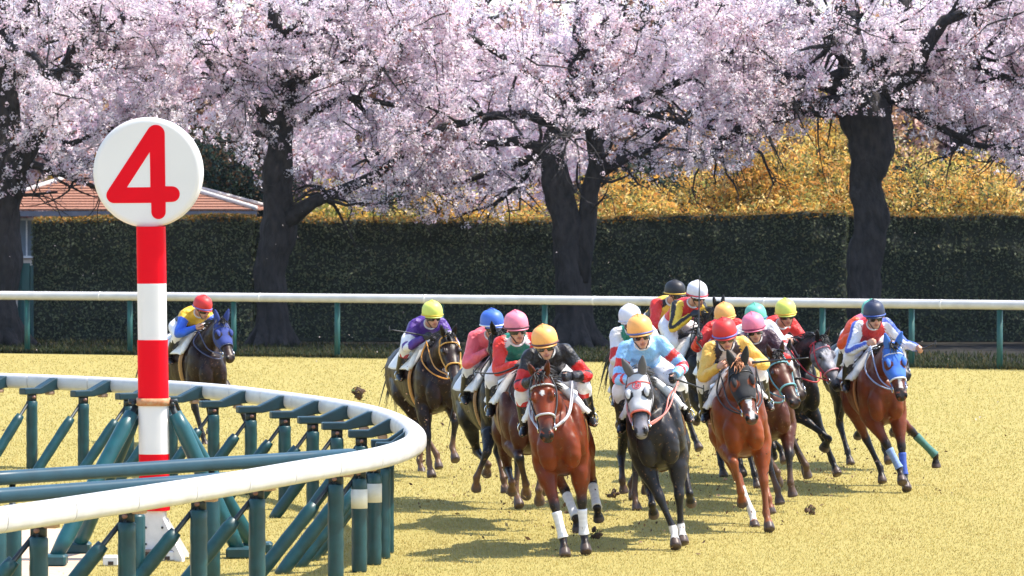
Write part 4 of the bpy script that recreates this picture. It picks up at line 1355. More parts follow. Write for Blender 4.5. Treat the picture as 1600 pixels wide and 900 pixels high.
class Horse:
    """one horse with its tack; all in the horse's own frame: x forward, y its left, z up"""
    def __init__(h, root, pal, hooves, np_=36, hp=58, ny=0, hy=0, socks=(), wraps={}, face='star', bridle=(0.02, 0.016, 0.014),
                 hood=None, hood_emblem=False, saddle_cloth=(0.8, 0.79, 0.77), girth=(0.34, 0.16, 0.05), mud=0.0,
                 hands=((0.62, -0.10, 1.60), (0.62, 0.10, 1.60)), noseband=None, number=None, tail_swing=0.0, neckstrap=None, mane_up=0.0, full=True):
        h.root = root
        h.pal = pal
        h.bridle = bridle
        h.no_forelock = hood_emblem
        rad = math.radians
        # neck and head frames
        a, b = rad(np_), rad(ny)
        n = np.array([math.cos(a) * math.cos(b), math.cos(a) * math.sin(b), math.sin(a)])
        h.NB = np.array([0.34, 0, 1.24])
        NL = 0.80
        h.P = h.NB + n * NL
        lat_n = nrm(np.cross([0, 0, 1], n))
        up_n = np.cross(n, lat_n)
        c, d = rad(hp), rad(ny + hy)
        h.h = np.array([math.cos(c) * math.cos(d), math.cos(c) * math.sin(d), -math.sin(c)])
        h.l = np.array([-math.sin(d), math.cos(d), 0.0])
        h.w = np.cross(h.h, h.l)
        h.n, h.un, h.ln = n, up_n, lat_n
        parts = []
        TX = TR_X
        parts.append(loft([(x, 0, z) for x, z in zip(TX, TR_Z)], [(0, 1, 0)] * 11, [(0, 0, 1)] * 11, TR_A, TR_U, b2=TR_D, n=36, sub=6, p=2.15, narrow=TR_N, c0=0.05, c1=0.05, seg=0))
        ts = np.array([-0.12, 0.0, 0.22, 0.45, 0.7, 0.92, 1.04])
        NC = [h.NB + n * NL * t + up_n * (0.03 * math.sin(math.pi * max(t, 0))) for t in ts]
        mixU = [nrm(np.array([0, 1, 0]) * max(0, 1 - t * 1.5) + (lat_n * (1 - max(0, t - 0.6) * 1.2) + h.l * max(0, t - 0.6) * 1.2) * min(1, max(t, 0) * 1.5 + 0.02)) for t in ts]
        h.NCr = np.array(NC)
        h.NU = np.array([0.30, 0.285, 0.235, 0.19, 0.155, 0.125, 0.10])
        parts.append(loft(NC, mixU, [up_n] * 7, [0.16, 0.155, 0.13, 0.105, 0.088, 0.078, 0.07], h.NU, b2=[0.28, 0.27, 0.22, 0.17, 0.145, 0.135, 0.11], n=24, sub=6, narrow=0.45, seg=1))
        HCn = [h.P + h.h * t - h.w * (0.03 if 0.05 < t < 0.3 else 0.01) for t in HEAD_T]
        parts.append(loft(HCn, [h.l] * 9, [h.w] * 9, HEAD_A, HEAD_U, b2=HEAD_D, n=24, sub=5, p=2.4, narrow=0.05, c0=0.03, c1=0.035, seg=2))
        for sd in (-1, 1):     # ears, brow, cheek, nostril
            E0 = h.P + h.l * sd * 0.052 + h.w * 0.06 - h.h * 0.005
            ed = nrm(h.w * 0.80 - h.h * 0.55 + h.l * sd * 0.25)
            ef = nrm(np.cross(ed, h.l))
            parts.append(loft([E0 + ed * q for q in (0, 0.05, 0.11, 0.165)], [nrm(h.l - ed * np.dot(h.l, ed))] * 4, [ef] * 4, [0.030, 0.037, 0.030, 0.010], [0.024, 0.024, 0.020, 0.010], n=12, sub=3, c0=0.02, c1=0.012, seg=3))
            R = np.stack([h.h, h.l, h.w], 1)
            parts.append(ellipsoid(h.P + h.h * 0.19 + h.l * sd * 0.088 + h.w * 0.062, (0.05, 0.026, 0.03), R, seg=2))
            parts.append(ellipsoid(h.P + h.h * 0.14 + h.l * sd * 0.070 - h.w * 0.06, (0.10, 0.045, 0.10), R, seg=2))
            parts.append(ellipsoid(h.P + h.h * 0.575 + h.l * sd * 0.045 + h.w * 0.02, (0.042, 0.024, 0.035), R, seg=2))
            parts.append(ellipsoid((0.69, sd * 0.105, 1.00), (0.10, 0.10, 0.19), seg=0))          # breast muscle
            parts.append(ellipsoid((0.50, sd * 0.185, 1.15), (0.15, 0.085, 0.26), seg=0))         # shoulder
            parts.append(ellipsoid((-0.82, sd * 0.135, 1.15), (0.24, 0.135, 0.29), seg=0))        # quarters
        parts.append(ellipsoid(h.P + h.h * 0.57 - h.w * 0.06, (0.045, 0.04, 0.025), np.stack([h.h, h.l, h.w], 1), seg=2))  # chin
        h.chains = {}
        for key, fore, sd in (('fr', 1, -1), ('fl', 1, 1), ('hr', 0, -1), ('hl', 0, 1)):
            ch = pose_leg(fore, sd, hooves[key])
            P, ra, rb = leg_stations(fore, ch)
            h.chains[key] = (P, ra, rb)
            parts.append(limb(P, ra, rb, n=16, sub=6, c0=0.06, c1=0.006, seg={'fr': 4, 'fl': 5, 'hr': 6, 'hl': 7}[key]))
        coat, point = np.array(pal['coat']), np.array(pal['point'])
        muz = np.array(pal['muzzle'])
        sockset = dict(socks)
        hood_c = None
        def colfn(seg, t, s, u, Pt):
            C = np.tile(coat, (len(seg), 1))
            wv = wob(Pt, 3.0, 1.0)
            C *= (1 + 0.22 * wv)[:, None]
            # random tone over the coat; the belly midline comes out darker
            hd = seg == 2
            th = t / 8.0 * 0.66 - 0.06
            tm = np.interp(t, np.arange(9), HEAD_T)
            k = np.clip((tm - 0.40) / 0.12, 0, 1)[:, None] * hd[:, None]
            C = C * (1 - k) + muz * k
            rel = Pt - h.P
            along, latd, upd = rel @ h.h, rel @ h.l, rel @ h.w
            if face == 'star':
                m = hd & (np.hypot(along - 0.17, latd * 1.2) < 0.026) & (upd > 0)
                C[m] = (0.7, 0.66, 0.63)
            if face == 'blaze':
                m = hd & (np.abs(latd - 0.006) < 0.026 + 0.012 * np.sin(along * 22)) & (along > 0.02) & (along < 0.60) & (upd > -0.02)
                C[m] = (0.72, 0.69, 0.67)
            if face == 'snip':
                m = hd & (np.abs(latd) < 0.02) & (along > 0.30) & (along < 0.5) & (upd > 0)
                C[m] = (0.6, 0.55, 0.52)
            if face == 'grey':
                kk = (hd & (along > 0.02)) * np.clip(0.75 - np.abs(latd) * 3.0, 0.15, 1) * np.clip(1.15 - np.abs(along - 0.22) * 1.1, 0.2, 1)
                dap = (0.80 + 0.35 * np.sin(along * 60 + 3 * np.sin(latd * 70)) * np.sin(latd * 75))
                g = np.array([0.50, 0.49, 0.53]) * np.clip(dap, 0.45, 1.2)[:, None]
                C = C * (1 - kk[:, None]) + g * kk[:, None]
                dk = hd & (along > 0.50)
                C[dk] = C[dk] * 0.45
            # nostrils and mouth
            for sd in (-1, 1):
                q = np.hypot(along - 0.585, (latd - sd * 0.047) * 1.1)
                m = hd & (q < 0.026) & (upd > -0.03) & (upd < 0.06)
                C[m] = (0.006, 0.005, 0.005)
            m = hd & (np.abs(along - 0.57) < 0.05) & (np.abs(upd + 0.047) < 0.007)
            C[m] *= 0.3
            # inner ears
            m = (seg == 3) & (u < -0.3)
            C[m] *= 0.45
            m = (seg == 3) & (t > 2.5)
            C[m] = C[m] * 0.4 + point * 0.6
            for i, key in enumerate(('fr', 'fl', 'hr', 'hl')):
                L = seg == 4 + i
                k = np.clip((t - 2.6 + 0.4 * wv) / 1.1, 0, 1)[:, None] * L[:, None]
                C = C * (1 - k) + point * k
                if key in sockset:
                    m = L & (t > sockset[key] + 0.25 * wob(Pt, 30.0)) & (t < 9.9)
                    C[m] = (0.72, 0.68, 0.66)
                if mud:
                    k = np.clip((t - 5.0 + 1.2 * wob(Pt, 12.0)) / 2.0, 0, 1)[:, None] * L[:, None] * mud
                    C = C * (1 - k) + np.array([0.16, 0.085, 0.05]) * k
                m = L & (t > 10.05)
                C[m] = np.array([0.085, 0.060, 0.052]) * (1 + 0.3 * wob(Pt[m], 40.0))[:, None]
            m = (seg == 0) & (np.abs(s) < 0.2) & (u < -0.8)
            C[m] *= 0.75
            return np.clip(C, 0.003, 1)
        def disp(P, seg, t):
            big = 0.006 * wob(P, 9.0, 2.0) + 0.005 * wob(P, 17.0, 2.0) + 0.0028 * wob(P, 38.0, 5.0)
            return np.where((seg <= 1) | ((seg >= 4) & (t < 3)), big, 0.0)
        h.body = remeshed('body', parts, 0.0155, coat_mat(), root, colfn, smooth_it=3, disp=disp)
        h.eyes()
        h.mane(mane_up)
        h.tail(tail_swing)
        for key, c in wraps.items():
            h.wrap(key, c)
        if hood is not None:
            h.make_hood(hood, hood_emblem)
        h.make_bridle(bridle, noseband, hands, neckstrap)
        h.make_saddle(saddle_cloth, girth, number)

    def eyes(h):
        for sd in (-1, 1):
            d = ellipsoid(h.P + h.h * 0.195 + h.l * sd * 0.108 + h.w * 0.052, (0.026, 0.013, 0.021), np.stack([h.h, h.l, h.w], 1), n=12)
            mesh('eye', d['V'], d['F'], gloss(), h.root, cols=np.tile((0.008, 0.006, 0.006), (len(d['V']), 1)))

    def mane(h, up):
        mb = MB()
        r = np.random.default_rng(len(bpy.data.objects))
        c = np.array(h.pal['hair'])
        for i in range(80):
            t = r.uniform(0.06, 1.0)
            Cn = np.array([np.interp(t, [-0.12, 0, 0.22, 0.45, 0.7, 0.92, 1.04], h.NCr[:, k]) for k in range(3)])
            up_r = float(np.interp(t, [-0.12, 0, 0.22, 0.45, 0.7, 0.92, 1.04], h.NU))
            p0 = Cn + h.un * (up_r - 0.012)
            sd = r.choice([-1, 1], p=[0.3, 0.7])
            L = r.uniform(0.10, 0.20)
            dirv = h.un * (0.55 + up + r.uniform(-.2, .3)) - h.n * r.uniform(0.3, 0.9) + h.ln * sd * r.uniform(0.1, 0.6)
            p1 = p0 + nrm(dirv) * L * 0.55
            p2 = p1 + nrm(dirv * 0.5 + h.ln * sd * 0.5 - np.array([0.5, 0, 0.5])) * L * 0.6
            mb.tube(catmull([p0, p1, p2], 3), np.linspace(0.013, 0.002, 7), 5, col=c * r.uniform(0.7, 1.5))
        mb.build('mane', hair_mat(), h.root, cols=True)
        if h.no_forelock: return
        mb = MB()
        for i in range(26):
            p0 = h.P + h.w * 0.085 + h.l * r.uniform(-0.04, 0.04) + h.h * r.uniform(-0.04, 0.03)
            dirv = h.w * r.uniform(0.2, 0.9) + h.h * r.uniform(-0.3, 0.9) + h.l * r.uniform(-0.4, 0.4)
            p1 = p0 + nrm(dirv) * 0.05
            p2 = p1 + nrm(dirv * 0.4 + h.h * 0.6 + h.l * r.uniform(-.5, .5)) * r.uniform(0.04, 0.09)
            mb.tube(catmull([p0, p1, p2], 3), np.linspace(0.010, 0.002, 7), 5, col=c * r.uniform(0.7, 1.6))
        mb.build('forelock', hair_mat(), h.root, cols=True)

    def tail(h, swing):
        mb = MB()
        r = np.random.default_rng(5)
        c = np.array(h.pal['hair'])
        for i in range(70):
            p0 = np.array([-1.08, r.uniform(-.03, .03), 1.36 + r.uniform(-.03, .03)])
            L = r.uniform(0.38, 0.70)
            q = r.normal(0, 0.032, 3)
            p1 = p0 + np.array([-0.13, swing * 0.1, 0.0]) + q * 0.4
            p2 = p1 + np.array([-0.10 - 0.10 * L, swing * 0.3, -0.30 * L]) + q * .8
            p3 = p2 + np.array([-0.10 * L, swing * 0.3, -0.48 * L]) + q * 1.5
            mb.tube(catmull([p0, p1, p2, p3], 4), np.interp(np.linspace(0, 1, 13), [0, .4, 1], [0.016, 0.018, 0.002]), 5, col=c * r.uniform(0.6, 1.6))
        mb.build('tail', hair_mat(), h.root, cols=True)

    def wrap(h, key, c):
        P, ra, rb = h.chains[key]
        c = np.array(c, float)
        d = limb(P[5:9], ra[5:9] + 0.009, rb[5:9] + 0.009, n=16, sub=6, c0=0.004, c1=0.004)
        V = d['V'] 
        col = np.tile(c, (len(V), 1)) * (0.93 + 0.07 * np.sin(d['t'] * 14))[:, None]
        mesh('leg_wrap', V, d['F'], cloth(), h.root, cols=col)

    def ring(h, t, extra, a0=0, a1=360, r=0.009, n=28):
        """closed strap round the head at distance t along it"""
        a = np.interp(t, HEAD_T, HEAD_A) + extra
        u = np.interp(t, HEAD_T, HEAD_U) + extra
        dn = np.interp(t, HEAD_T, HEAD_D) + extra
        ce = h.P + h.h * t - h.w * (0.03 if 0.05 < t < 0.3 else 0.01)
        th = np.radians(np.linspace(a0, a1, n))
        pw = lambda x: np.sign(x) * np.abs(x) ** (2 / 2.4)
        X, Y = pw(np.cos(th)), pw(np.sin(th))
        return ce + (X * a)[:, None] * h.l + np.where(Y > 0, Y * u, Y * dn)[:, None] * h.w

    def side_pt(h, t, sd, w, extra=0.008):
        a = np.interp(t, HEAD_T, HEAD_A) + extra
        return h.P + h.h * t + h.l * sd * a + h.w * w

    def make_bridle(h, c, nb, hands, neckstrap):
        col = np.array(c)
        ncol = col if nb is None else np.array(nb)
        mb = MB()
        flat = 0.0085
        mb.tube(h.ring(0.385, 0.010), flat * 1.25 if nb is not None else flat, 8, col=ncol)           # noseband
        mb.tube(h.ring(0.09, 0.012, -10, 190), flat, 8, col=ncol if nb is not None else col)      # browband
        mb.tube(h.ring(0.0, 0.016, -25, 205), flat, 8, col=col)                                   # headpiece
        bits = []
        for sd in (-1, 1):
            mb.tube(catmull([h.side_pt(0.0, sd, 0.03), h.side_pt(0.12, sd, 0.0, 0.02), h.side_pt(0.25, sd, -0.035, 0.012), h.side_pt(0.385, sd, -0.03), h.side_pt(0.47, sd, -0.035)], 4), flat, 8, col=col)
            mb.tube(catmull([h.side_pt(0.0, sd, -0.02), h.side_pt(0.12, sd, -0.12, 0.0), h.P + h.h * 0.16 - h.w * 0.185], 4), flat * 0.8, 8, col=col)
            bits.append(h.side_pt(0.48, sd, -0.03, 0.014))
        mb.build('bridle', leather(), h.root, cols=True)
        for b in bits:
            th = np.linspace(0, 2 * np.pi, 17)
            V, F = tube(b + 0.034 * (np.cos(th)[:, None] * h.h + np.sin(th)[:, None] * h.w), 0.006, 6, False)
            mesh('bit_ring', V, F, pm('bit_metal', (0.7, 0.7, 0.72), rough=0.25, metal=1.0), h.root)
        # reins: from the bit rings back to the hands, and the loop hanging below the neck
        mb = MB()
        for sd, b, hd in zip((-1, 1), bits, hands):
            hd = np.array(hd, float)
            m1 = b * 0.6 + hd * 0.4 + np.array([-0.05, sd * 0.05, -0.05])
            mb.tube(catmull([b, m1, hd], 8), 0.008, 6, col=col if neckstrap is None else np.array(neckstrap))
        low = h.NB + h.n * 0.50 - h.un * 0.30
        pts = [np.array(hands[0]) + (0, 0, -.02), h.NB + h.n * 0.28 - h.ln * 0.20 + h.un * 0.05, h.NB + h.n * 0.40 - h.ln * 0.16 - h.un * 0.20, low - np.array([0, 0, 0.05]),
               h.NB + h.n * 0.40 + h.ln * 0.16 - h.un * 0.20, h.NB + h.n * 0.28 + h.ln * 0.20 + h.un * 0.05, np.array(hands[1]) + (0, 0, -.02)]
        mb.tube(catmull(pts, 6), 0.009, 6, col=np.array(neckstrap) if neckstrap is not None else col)
        mb.build('rein', leather(), h.root, cols=True)

    def make_hood(h, c, emblem):
        c = np.array(c, float)
        parts = []
        ts = np.array([-0.05, 0.02, 0.10, 0.18, 0.26, 0.34, 0.37])
        A = np.interp(ts, HEAD_T, HEAD_A) + 0.012
        U = np.interp(ts, HEAD_T, HEAD_U) + 0.012
        D = np.interp(ts, HEAD_T, HEAD_D) + 0.012
        parts.append(loft([h.P + h.h * t - h.w * (0.03 if 0.05 < t < 0.3 else 0.01) for t in ts], [h.l] * 7, [h.w] * 7, A, U, b2=D, n=56, sub=12, p=2.4, narrow=0.05, c0=0.02, c1=0.004, seg=0))
        for sd in (-1, 1):
            parts.append(ellipsoid(h.P + h.h * 0.19 + h.l * sd * 0.090 + h.w * 0.062, (0.058, 0.034, 0.036), np.stack([h.h, h.l, h.w], 1), seg=0))
            parts[-1] = dict(parts[-1])
            E0 = h.P + h.l * sd * 0.052 + h.w * 0.06 - h.h * 0.005
            ed = nrm(h.w * 0.80 - h.h * 0.55 + h.l * sd * 0.25)
            ef = nrm(np.cross(ed, h.l))
            parts.append(loft([E0 + ed * q for q in (0, 0.05, 0.11, 0.175)], [nrm(h.l - ed * np.dot(h.l, ed))] * 4, [ef] * 4, [0.037, 0.043, 0.036, 0.013], [0.031, 0.030, 0.026, 0.013], n=12, sub=4, c0=0.02, c1=0.012, seg=1))
        V, F, Ax = joinl(parts)
        rel = V - h.P
        al, la, up = rel @ h.h, rel @ h.l, rel @ h.w
        C = np.tile(c, (len(V), 1))
        coat = np.array(h.pal['coat'])
        for sd in (-1, 1):
            m = (np.hypot((al - 0.205) / 0.062, (up - 0.03) / 0.052) < 1) & (la * sd > 0.04) & (Ax['seg'] == 0)
            C[m] = (0.012, 0.011, 0.012) if emblem else coat * 0.8
        if emblem:
            m = Ax['seg'] == 1
            C[m] = (0.10, 0.10, 0.11)
        mesh('hood', V, F, cloth(), h.root, cols=C)
        if emblem:   # red ring with a curled swan-like stroke on the forehead
            red = np.tile((0.65, 0.05, 0.07), (1, 1))[0]
            ce = h.P + h.h * 0.125 + h.w * 0.088
            mb = MB()
            th = np.linspace(0, 2 * np.pi, 33)
            mb.tube(ce + 0.040 * (np.cos(th)[:, None] * h.l + np.sin(th)[:, None] * h.h) - h.w * (0.004 * (np.cos(th) ** 2)[:, None]), 0.0035, 6, col=red)
            sw = np.array([(-0.014, -0.020), (-0.004, -0.026), (0.003, -0.018), (-0.006, -0.006), (-0.016, 0.006), (-0.008, 0.022), (0.010, 0.022), (0.024, 0.010), (0.018, -0.002), (0.004, 0.004), (-0.004, 0.012)])
            pts = ce + sw[:, 0:1] * h.l + sw[:, 1:2] * h.h
            mb.tube(catmull(pts, 4), 0.0045, 6, col=red)
            mb.build('hood_emblem', cloth(), h.root, cols=True)

    def make_saddle(h, sc, girth, number):
        xs = np.linspace(-0.46, 0.24, 26)
        ths = np.linspace(-1.35, 1.35, 41)
        def sheet(off):
            G = []
            for i, x in enumerate(xs):
                for th in ths:
                    f = abs(th) / 1.35
                    flare = 0.09 * max(0, f - 0.45) ** 1.0 + 0.006 * math.sin(th * 9 + x * 11)
                    xx = x + 0.07 * f * f
                    G.append(tr_pt(xx, th, off + flare))
            return np.array(G)
        nx, nt_ = len(xs), len(ths)
        top, bot = sheet(0.040), sheet(0.012)
        V = np.vstack([top, bot])
        F = []
        idx = lambda i, j, k=0: k * nx * nt_ + i * nt_ + j
        for i in range(nx - 1):
            for j in range(nt_ - 1):
                F.append([idx(i, j), idx(i + 1, j), idx(i + 1, j + 1), idx(i, j + 1)])
                F.append([idx(i, j + 1, 1), idx(i + 1, j + 1, 1), idx(i + 1, j, 1), idx(i, j, 1)])
        for i in range(nx - 1):
            F.append([idx(i, 0), idx(i, 0, 1), idx(i + 1, 0, 1), idx(i + 1, 0)])
            F.append([idx(i, nt_ - 1), idx(i + 1, nt_ - 1), idx(i + 1, nt_ - 1, 1), idx(i, nt_ - 1, 1)])
        for j in range(nt_ - 1):
            F.append([idx(0, j), idx(0, j + 1), idx(0, j + 1, 1), idx(0, j, 1)])
            F.append([idx(nx - 1, j), idx(nx - 1, j, 1), idx(nx - 1, j + 1, 1), idx(nx - 1, j + 1)])
        col = np.tile(np.array(sc, float), (len(V), 1))
        cl = mesh('saddle_cloth', V, F, cloth(), h.root, cols=col)
        # padded roll along the front edge of the cloth
        pr = np.array([tr_pt(0.25 + 0.05 * (abs(th) / 1.3) ** 2, th, 0.045 + 0.03 * max(0, abs(th) / 1.3 - .5)) for th in np.linspace(-1.3, 1.3, 35)])
        Vr, Fr = tube(pr, np.interp(np.linspace(-1, 1, 35), [-1, -.85, 0, .85, 1], [.022, .045, .036, .045, .022]), 10)
        mesh('cloth_roll', Vr, Fr, cloth(), cl, cols=np.tile(np.array(sc, float), (len(Vr), 1)))
        if number:
            number_on_cloth(h, cl, number)
        # racing saddle
        st = []
        X = [-0.30, -0.24, -0.12, 0.0, 0.07]
        C = [tr_pt(x, 0, 0.035) + (0, 0, dz) for x, dz in zip(X, (0.03, 0.015, 0, 0.01, 0.03))]
        d = loft(C, [(0, 1, 0)] * 5, [(0, 0, 1)] * 5, [0.10, 0.15, 0.13, 0.10, 0.06], [0.02, 0.025, 0.02, 0.022, 0.02], b2=[0.03] * 5, n=20, sub=5, c0=0.02, c1=0.02)
        mesh('saddle', d['V'], d['F'], leather(), h.root, cols=np.tile((0.02, 0.016, 0.015), (len(d['V']), 1)))
        # girth strap round the barrel
        mb = MB()
        th = np.linspace(0.9, 2 * math.pi - 0.9, 40)
        for w0, cc in ((0.0, girth), (0.055, np.array(girth) * 0.55)):
            P = np.array([tr_pt(0.20 + w0 * 0.9 + 0.05 * math.cos(t), t, 0.012) for t in th])
            n_ = len(P)
            out = np.array([tr_pt(0.20 + w0 * 0.9 + 0.05 * math.cos(t), t, 0.024) for t in th])
            Vg = np.vstack([P - (0.022, 0, 0), P + (0.022, 0, 0), out + (0.022, 0, 0), out - (0.022, 0, 0)])
            Fg = []
            for i in range(n_ - 1):
                for k in range(4):
                    k2 = (k + 1) % 4
                    Fg.append([k * n_ + i, k * n_ + i + 1, k2 * n_ + i + 1, k2 * n_ + i])
            mb.add(Vg, Fg, 0, cc)
        mb.build('girth', leather(), h.root, cols=True)
        for sd in (-1, 1):
            f = np.array([-0.02, sd * 0.335, 1.165])
            mb = MB()
            th = np.linspace(0, 2 * np.pi, 19)
            mb.tube(f + np.stack([0 * th, 0.042 * np.cos(th), 0.045 + 0.05 * np.sin(th)], 1), 0.006, 6, m=0)
            mb.box(f + (0, 0, -0.008), (0.04, 0.08, 0.012), m=0, bev=0.004)
            top = tr_pt(-0.02, sd * 0.6, 0.04)
            mb.tube([f + (0, 0, 0.095), f * 0.4 + top * 0.6 + (0, sd * 0.03, 0.05), top], 0.009, 6, m=1)
            mb.build('stirrup', [pm('bit_metal', (0.7, 0.7, 0.72), rough=0.25, metal=1.0), pm('strap_black', (0.02, 0.018, 0.017), rough=0.5)], h.root)

def number_on_cloth(h, cl, text):
    """numerals and a short line of lettering lying on the right side of the cloth"""
    for body, size, x0, th0, nm in ((text[0], 0.22, -0.30, -0.86, 'cloth_number'), (text[1], 0.085, -0.40, -1.19, 'cloth_lettering')):
        cu = bpy.data.curves.new('txt', 'FONT')
        cu.body = body
        cu.size = size
        cu.extrude = 0.0
        cu.resolution_u = 3
        o = link('txt', cu)
        dg = bpy.context.evaluated_depsgraph_get()
        me = bpy.data.meshes.new_from_object(o.evaluated_get(dg))
        bpy.data.objects.remove(o)
        V = np.array([v.co for v in me.vertices])
        F = [list(p.vertices) for p in me.polygons]
        bpy.data.meshes.remove(me)
        out = []
        for x, y, _ in V:   # the horse's right side is read with its head to the right
            th = th0 + y / 0.33
            f = abs(th) / 1.35
            xx = x0 + x
            flare = 0.09 * max(0, f - 0.45) + 0.006 * math.sin(th * 9 + (xx - 0.07 * f * f) * 11)
            out.append(tr_pt(xx, th, 0.040 + flare + 0.004))
        mesh(nm, out, F, pm('number_ink', (0.03, 0.03, 0.06), rough=0.7), cl, smooth=False)
# ============================================================ JOCKEYS
def bands(*bs):
    """sleeve bands: list of (t0, t1, colour) over a base"""
    return bs
class Jockey:
    """crouching rider in the horse's own frame; silks/cap given per rider"""
    def __init__(j, root, base, cap, capband, torso, sleeve, breech=(0.78, 0.76, 0.78), boot=(0.015, 0.014, 0.015), boottop=None,
                 glove=None, goggles=(0.012, 0.012, 0.014), lift=0.0, side=0.0, head_yaw=0.0, head_pitch=6.0, fwd=0.0,
                 hands=((0.54, -0.11, 1.61), (0.54, 0.11, 1.61)), skin=(0.56, 0.29, 0.19), headup=0.0):
        j.root = root
        off = np.asarray(base)
        sh = np.array([fwd, side, lift])
        hip = np.array([-0.22, side * 0.5, 1.69 + lift * (0.8 if lift > 0 else 0.45)])
        neck = np.array([0.31, side, 1.94 + lift]) + (fwd, 0, 0)
        waist = hip * 0.62 + neck * 0.38 + (0, 0, 0.035)
        chest = hip * 0.27 + neck * 0.73 + (0, 0, 0.02)
        d = nrm(neck - hip)
        lat = np.array([0, 1.0, 0])
        up = np.cross(d, lat)
        skinc = np.array(skin)
        Hc = neck + np.array([0.125, side * 0.25, 0.105 + headup])
        hy, hp = math.radians(head_yaw), math.radians(head_pitch)
        f = np.array([math.cos(hy) * math.cos(hp), math.sin(hy) * math.cos(hp), -math.sin(hp)])
        l = np.array([-math.sin(hy), math.cos(hy), 0.0])
        w = np.cross(f, l)
        R = np.stack([f, l, w], 1)
        toW = lambda x, y, z: Hc + f * x + l * y + w * z
        body, jer, bre, boots = [], [], [], {}
        TC = [hip - d * 0.06, hip, waist, chest, neck - d * 0.02]
        ta, tb = np.array([0.12, 0.155, 0.145, 0.180, 0.09]), np.array([0.10, 0.125, 0.115, 0.13, 0.075])
        body.append(loft(TC, [lat] * 5, [up] * 5, ta - .012, tb - .012, n=20, sub=5, seg=0))
        jer.append(loft(TC, [lat] * 5, [up] * 5, ta + .006, tb + .006, n=28, sub=12, seg=0))
        # head: skull, jaw, nose, lips, ears, neck
        body.append(limb([neck - d * 0.04, neck + (0.04, 0, 0.03), Hc - f * 0.02 - w * 0.05], [0.06, 0.055, 0.052], [0.06, 0.055, 0.055], n=14, sub=4, seg=1))
        body.append(loft([toW(-.01, 0, .10), toW(-.012, 0, .05), toW(0, 0, 0), toW(.012, 0, -.055), toW(.024, 0, -.100), toW(.038, 0, -.136)], [l] * 6, [-f] * 6,
                         [.055, .074, .077, .068, .052, .030], [.07, .09, .088, .078, .060, .03], b2=[.07, .09, .092, .085, .072, .05], n=22, sub=5, seg=2, c0=.02, c1=.012))
        body.append(loft([toW(.088, 0, -.025), toW(.105, 0, -.046), toW(.118, 0, -.066), toW(.096, 0, -.076)], [l] * 4, [f] * 4, [.010, .013, .018, .014], [.014] * 4, n=10, sub=3, seg=3, c0=.01, c1=.006))
        body.append(ellipsoid(toW(.094, 0, -.098), (.014, .026, .012), R, seg=4))
        for sd in (-1, 1):
            body.append(ellipsoid(toW(-.01, sd * .079, -.02), (.022, .010, .032), R, seg=5))
        # arms
        for k, sd, hd in ((0, -1, hands[0]), (1, 1, hands[1])):
            S = chest + lat * sd * 0.160 + d * 0.03 + up * 0.01
            hd = np.array(hd, float)
            El, Wr = two_bone(S, hd - nrm(hd - S) * 0.075, 0.31, 0.27, (-0.12, sd * 0.60, -0.75))
            hd = Wr + nrm(hd - El) * 0.075
            P = [S - lat * sd * 0.05, S, S * .5 + El * .5, El, El * .5 + Wr * .5, Wr]
            r = np.array([.064, .066, .056, .047, .042, .030])
            body.append(limb(P, r - .008, r - .008, n=14, sub=5, seg=6 + k))
            jer.append(limb(P, r + .012, r + .012, n=18, sub=14, seg=6 + k, c1=0.004))
            j.hand(body, El, Wr, hd, sd, glove)
            if k == 0: j.hr = hd
            else: j.hl = hd
        # legs
        for k, sd in ((0, -1), (1, 1)):
            Hp = hip + lat * sd * 0.085 - d * 0.01
            Kn = np.array([0.20, sd * 0.285, 1.545])
            An = np.array([-0.07, sd * 0.315, 1.215])
            To = np.array([0.10, sd * 0.340, 1.155])
            he = An + (-.045, 0, -.04)
            P = [Hp, Hp * .55 + Kn * .45, Kn, Kn * .72 + An * .28, Kn * .35 + An * .65, An]
            r = np.array([.105, .088, .062, .056, .044, .034])
            body.append(limb(P, r - .008, r - .008, n=14, sub=5, seg=8 + k))
            bre.append(limb(P[:4], r[:4] + .010, r[:4] + .010, n=20, sub=8, seg=8 + k))
            bp = [limb([Kn * .86 + An * .14, Kn * .7 + An * .3, Kn * .35 + An * .65, An], [.066, .066, .054, .045], [.066, .066, .056, .047], n=16, sub=6, seg=0, c0=0.005),
                  limb([he, An + (.0, 0, -.035), An * .4 + To * .6 + (0, 0, -.005), To], [.036, .042, .044, .034], [.04, .05, .036, .025], lat=(0, 1, 0), n=14, sub=5, seg=1)]
            body.append(limb([he, An + (.0, 0, -.03), To], [.03, .034, .026], [.03, .034, .018], n=12, sub=4, seg=10))
            boots[sd] = bp
        bre.append(loft([hip - d * .07, hip - d * .02, hip * .75 + waist * .25, hip * .5 + waist * .5], [lat] * 4, [up] * 4, [.13, .172, .165, .152], [.11, .14, .13, .115], n=24, sub=6, seg=7))
        lip = np.array((0.36, 0.13, 0.10))
        def bodycol(seg, t, s, u, P):
            C = np.tile(skinc, (len(seg), 1))
            C *= (1 + .08 * wob(P, 30))[:, None]
            C[seg == 4] = lip
            m = (seg == 3) | (seg == 5)
            C[m] *= np.array([1.08, .92, .9])
            rel = P - Hc
            m = (seg == 2) & (rel @ w > .055)
            C[m] = (.015, .012, .011)
            return C
        j.body = remeshed('body', body, 0.0105, skin_m(), root, bodycol, smooth_it=2, offset=off)
        def jc(seg, t, s, u, P):
            C = np.zeros((len(seg), 3))
            tt = np.clip(t / 4.0, 0, 1)
            C[:] = torso(tt, s, u, P) if callable(torso) else np.array(torso)
            for k in (6, 7):
                m = seg == k
                if m.any():
                    C[m] = sleeve(np.clip((t[m] - 1) / 4.0, 0, 1), s[m], u[m], P[m], k - 6) if callable(sleeve) else np.array(sleeve)
            return C
